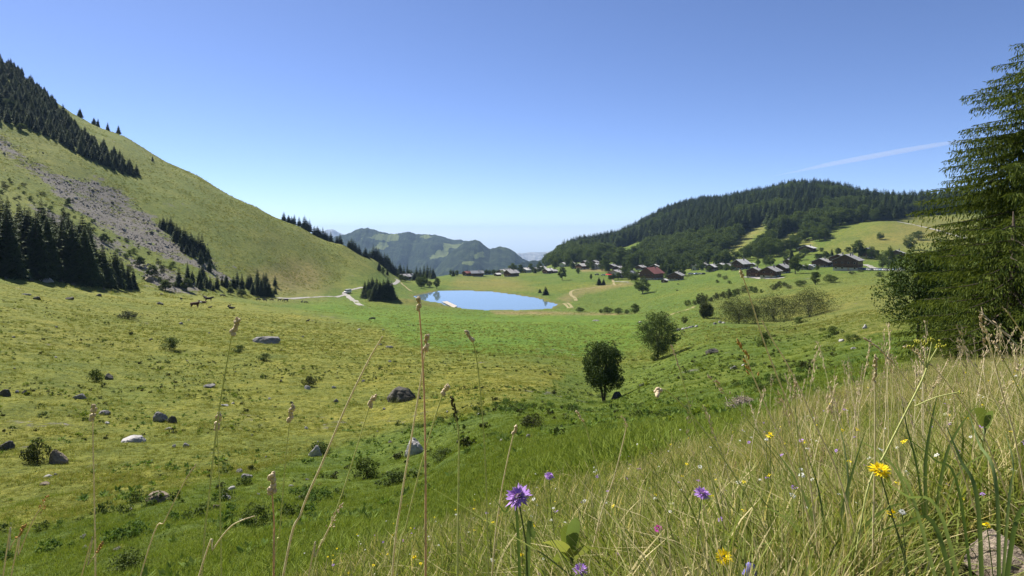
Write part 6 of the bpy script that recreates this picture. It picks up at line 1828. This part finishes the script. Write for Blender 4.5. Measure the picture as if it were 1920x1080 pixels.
def petals_mesh(name, seed, D, mat, n, rings, dome=0.35, width=0.16, notch=False):
    g = np.random.default_rng(seed)
    C, A, B, S = [], [], [], []
    for ri in range(rings):
        rr = (ri + 1) / rings
        k = int(n * (0.4 + 0.6 * rr))
        for i in range(k):
            a = 6.283 * (i + g.uniform(-0.3, 0.3)) / k
            e = (1 - rr) * 1.25 * dome * 2.2 + g.normal(0, 0.12) - 0.10 * rr
            d = np.array((math.cos(a) * math.cos(e), math.sin(a) * math.cos(e), math.sin(e)))
            L = D / 2 * (0.45 + 0.55 * rr) * g.uniform(0.8, 1.12)
            C.append(d * L * 0.66 + np.array((0, 0, D * 0.04))); A.append(d * L * 0.36)
            B.append(unit(np.cross(d, (0, 0, 1)) + g.normal(0, 0.15, 3)) * D * width * 0.5); S.append(g.uniform(0, 1))
    return quads_mesh(name, np.array(C), np.array(A), np.array(B), [mat], S)
def flower(px, py, dpx, Y, kind, label, path=None, tilt=(0.3, 0.0), name='wildflower'):
    """flower head centred on a photo pixel at depth Y with its stem down to the ground"""
    head = np.array(P(px, py, Y)); D = dpx * Y / F
    pts = [head - np.array((0, 0, D * 0.12))] + [np.array(P(a, b, Y)) for a, b in (path or [(px + 4, py + 60)])]
    x, y_, z = pts[-1]
    foot = np.array((x + 0.02, y_ + 0.01, gz(x, y_) - 0.01))
    if foot[2] > z - 0.02:
        foot[2] = z - 0.05
    o = empty(name, tuple(foot))
    c = curve_pts(pts + [foot]) - foot
    b = MB(); b.tube([tuple(p) for p in c[::3]] + [tuple(c[-1])], [max(0.0009, D * 0.028)] * (len(c[::3]) + 1), 6); b.build('stem', M_FSTEM, o, True)
    R_ = Euler((tilt[0], tilt[1], 0)).to_matrix()
    hp_ = Vector(head - foot)
    cal = MB()
    cal.tube([(0, 0, -D * 0.22), (0, 0, -D * 0.12), (0, 0, -D * 0.02), (0, 0, D * 0.02)], [D * 0.05, D * 0.15, D * 0.17, D * 0.10], 8)
    q = cal.build('calyx', M_CALYX, o, True); q.location = hp_; q.rotation_euler = R_.to_euler()
    if kind == 'scabious':
        m = petals_mesh('petals', int(px), D, M_PURP, 26, 4, 0.45, 0.13)
    elif kind == 'hawkbit':
        m = petals_mesh('petals', int(px), D, M_YEL, 28, 4, 0.35, 0.10)
    elif kind == 'bud':
        m = petals_mesh('petals', int(px), D, M_YEL, 12, 3, 1.1, 0.22)
    elif kind == 'thistle':
        m = petals_mesh('petals', int(px), D, M_PINK, 22, 3, 0.8, 0.12)
    else:
        m = petals_mesh('petals', int(px), D, M_WHITE, 10, 2, 0.2, 0.3)
    q = link(bpy.data.objects.new('petals', m), o); q.location = hp_; q.rotation_euler = R_.to_euler(); q['kind'] = 'stuff'
    return tag(o, label, 'flower', 'wildflowers in the near meadow')
flower(972, 932, 56, 1.0, 'scabious', 'large lilac scabious flower at the bottom centre', [(978,970),(987,1030),(988,1085)], (0.35, -0.25))
flower(1030, 893, 20, 1.9, 'scabious', 'small lilac flower behind the large lilac one', [(1033,950),(1040,1010)], (0.3, 0.1))
flower(1088, 1069, 30, 1.3, 'scabious', 'lilac flower at the bottom edge of the picture', [(1090,1100)], (0.5, 0))
flower(1316, 926, 34, 1.35, 'scabious', 'pale lilac flower left of the yellow flowers', [(1312,960),(1308,1020)], (0.3, 0.2))
flower(1650, 883, 46, 1.0, 'hawkbit', 'largest yellow flower with a wide flat head', [(1662,930),(1685,1010),(1700,1085)], (0.25, 0.0))
flower(1357, 1045, 36, 1.1, 'hawkbit', 'yellow flower at the bottom of the picture', [(1358,1085)], (0.7, 0.1))
flower(1670, 964, 26, 1.1, 'bud', 'half closed yellow flower below the largest one', [(1680,990),(1700,1060)], (0.2, 0.5))
flower(1443, 817, 17, 1.8, 'bud', 'orange yellow bud on the skyline of the long grass', [(1445,850),(1445,900)], (0.1, 0))
flower(1137, 1068, 12, 1.7, 'hawkbit', 'tiny yellow flower right of the bottom lilac flower', [(1138,1090)], (0.5, 0))
flower(978, 1040, 9, 1.8, 'hawkbit', 'tiny yellow flower under the large lilac one', [(980,1060)], (0.5, 0))
flower(777, 1045, 9, 2.2, 'hawkbit', 'tiny yellow flower far left in the dry grass', [(778,1060)], (0.5, 0))
flower(1234, 991, 18, 1.4, 'thistle', 'small magenta flower between the lilac ones', [(1238,1030)], (0.4, 0))
flower(1502, 880, 9, 1.8, 'daisy', 'little white flower under the orange yellow bud', [(1503,920)], (0.4, 0))
flower(1437, 824, 8, 1.9, 'daisy', 'little white flower touching the orange yellow bud', [(1438,860)], (0.4, 0))
flower(1512, 953, 11, 1.5, 'daisy', 'white flower in the grass between the yellow flowers', [(1513,1000)], (0.5, 0))
flower(1692, 960, 14, 1.15, 'daisy', 'white dead nettle flower beside the half closed yellow one', [(1695,1010)], (0.6, 0))
flower(1850, 985, 16, 1.1, 'bud', 'orange bud above the pale brown stone', [(1855,1020),(1862,1080)], (0.2, 0.1))
# bellflower
bf = np.array(P(1407, 1064, 1.15)); D = 24 * 1.15 / F
o = empty('bellflower', tuple(stand(1409, 1.16)))
inv = bf - np.array(o.location)
g = np.random.default_rng(5)
V, f = [], []
prof = [(0.12, 0.0), (0.34, -0.18), (0.40, -0.5), (0.52, -0.85)]
for k in range(20):
    a = 6.283 * k / 20
    for j, (rr, zz) in enumerate(prof):
        ex = 1 + (0.28 * math.cos(5 * a) if j == 3 else 0)
        V.append((inv[0] + D * rr * ex * math.cos(a), inv[1] + D * rr * ex * math.sin(a), inv[2] + D * (0.4 + zz * (1.25 if j == 3 and math.cos(5 * a) > 0 else 1))))
f = [(4 * k + j, 4 * ((k + 1) % 20) + j, 4 * ((k + 1) % 20) + j + 1, 4 * k + j + 1) for k in range(20) for j in range(3)]
me = mesh_np('bell', np.array(V), f, [M_VIO], True); face_attr(me, [0.5] * len(f)); link(bpy.data.objects.new('bell', me), o)
b = MB(); b.tube([(0, 0, 0), (inv[0] * 0.9, inv[1], inv[2] + D * 0.9), (inv[0], inv[1], inv[2] + D * 0.4)], 0.0011, 6); b.build('stem', M_FSTEM, o, True)
tag(o, 'violet bellflower at the bottom beside the yellow flower', 'flower', 'wildflowers in the near meadow')
# umbel stalk
um = empty('umbel_plant', tuple(stand(1590, 1.22)))
foot = np.array(um.location)
def up_(pts, Y=1.2): return [np.array(P(a, b, Y)) - foot for a, b in pts]
main = [np.zeros(3)] + up_([(1625,925),(1660,850),(1695,780),(1728,715),(1738,690)])
b = MB(); b.tube([tuple(p) for p in curve_pts(main, 6)], 0.0016, 7); b.build('stem', M_STALKG, um, True)
M_UMB = simple_mat('green_yellow_umbel', (0.45, 0.42, 0.04), (0.28, 0.30, 0.05), 40, 0.8)
for i, (a, q) in enumerate([((1705,650),(1718,668)),((1722,640),(1730,665)),((1736,646),(1736,668)),((1748,638),(1742,668)),((1760,648),(1746,672)),((1800,735),(1755,745))]):
    pts = up_([(1738,690) if i < 5 else (1715,762), q, a])
    b = MB(); b.tube([tuple(p) for p in curve_pts(pts, 5)], 0.0011, 5); rr = b.build('branch', M_STALKG, um, True)
    g = np.random.default_rng(i); u = MB()
    for k in range(14 if i < 5 else 4):
        c = pts[-1] + np.array((g.normal(0, 0.0038), g.normal(0, 0.0038), g.normal(0, 0.0018)))
        u.tube([tuple(c - (0, 0, 0.0022)), tuple(c), tuple(c + (0, 0, 0.002))], [0.0006, 0.0016, 0.0005], 6)
    h_ = u.build('umbel', M_UMB, rr, True); h_['kind'] = 'stuff'
tag(um, 'tall yellow green umbel plant leaning right on the near slope', 'plant')
# big pale leaves
M_PALEL = leaf_mat('pale_gentian_leaf', (0.20, 0.25, 0.06), (0.36, 0.38, 0.12), 0.35, 0.0)
def leaf_part(parent, root, tip, width, bend, mat, sh):
    root, tip = np.array(root), np.array(tip)
    d = tip - root; s = unit(np.cross(d, (0.1, 1, 0.5))) * width / 2
    n = 9; V, f = [], []
    for i in range(n):
        t = i / (n - 1)
        w = math.sin(math.pi * min(1, 0.12 + 0.88 * t) ** 0.8) ** 0.8 if t < 1 else 0
        p = root + d * t + np.array((0, 0, bend * math.sin(t * math.pi)))
        fold = np.array((0, -0.12, 0.2)) * width * w
        V += [p - s * w + fold, p, p + s * w + fold]
    for i in range(n - 1):
        a = 3 * i; f += [(a, a + 1, a + 4, a + 3), (a + 1, a + 2, a + 5, a + 4)]
    me = mesh_np('leaf', np.array(V), f, [mat], True); face_attr(me, [sh] * len(f))
    return link(bpy.data.objects.new('leaf', me), parent)
def leafy(px, Y, label, leaves):
    o = empty('leafy_plant', tuple(stand(px, Y))); foot = np.array(o.location)
    for i, (a, b_, w) in enumerate(leaves):
        leaf_part(o, np.array(P(*a, Y)) - foot, np.array(P(*b_, Y - 0.03 * (i % 3))) - foot, w * Y / F, 0.012, M_PALEL if i != 1 else M_WIDE, (i * 0.37) % 1)
    b = MB(); c_ = np.mean([np.array(P(*a, Y)) - foot for a, _, _ in leaves], 0); b.tube([(0, 0, -0.01), tuple(c_)], 0.004, 6); b.build('stem', M_FSTEM, o, True)
    tag(o, label, 'plant')
leafy(1068, 1.6, 'pale broad leaved plant right of the large lilac flower', [((1072,1040),(1060,985),34),((1070,1030),(1082,970),24),((1072,1045),(1015,1018),24),((1070,1050),(1030,1062),26),((1075,1050),(1120,1030),18)])
leafy(1395, 1.5, 'pale broad leaved plant above the bottom yellow flower', [((1392,1040),(1380,985),30),((1395,1040),(1415,1005),22),((1390,1045),(1360,1030),20)])
leafy(1455, 1.6, 'pale leafy plant in the middle of the long grass', [((1462,1010),(1450,960),26),((1465,1005),(1478,965),22),((1462,1015),(1440,990),20)])
leafy(1822, 1.9, 'pale oval leaf standing up in the right slope grass', [((1845,800),(1828,765),20),((1848,805),(1860,770),14)])
# small white and yellow specks of far flowers in the meadow
SPK = []
for k, mt in enumerate((M_WHITE, M_WHITE, M_YEL, M_PURP)):
    m = petals_mesh('speck', 60 + k, 0.016, mt, 7, 2, 0.25, 0.35)
    SPK.append(m)
x, y, r = polar_points(420, 1.5, 10, -20, 44, 31, 1.0)
k = zone_pts(x, y, Z_DRY)
x, y = x[k], y[k]; g = np.random.default_rng(3)
scatter('meadow_blossom', SPK, np.stack([x, y, height(x, y) + g.uniform(0.12, 0.30, len(x))], 1), g.normal(0, 0.4, (len(x), 3)), g.uniform(0.6, 1.2, len(x)), None, 'tiny white and yellow blossoms sprinkled through the near grass')
# ------------------------------------------------------------------ the air
t = NT('haze_air')
v = t.node('ShaderNodeVolumePrincipled')
v.inputs['Color'].default_value = (0.46, 0.69, 1.0, 1)
v.inputs['Density'].default_value = 5.2e-5
t.l.new(v.outputs[0], t.out.inputs['Volume'])
b = MB()
top = float(GZ.max()) + 24                        # just above the highest tree
print('haze top', top)
b.box((0, 0, (top - 1300) / 2), (34000, 34000, top + 1300))
hz = b.build('haze', t.m)
tag(hz, 'thin blue summer haze filling the valley air', None, None, 'stuff')
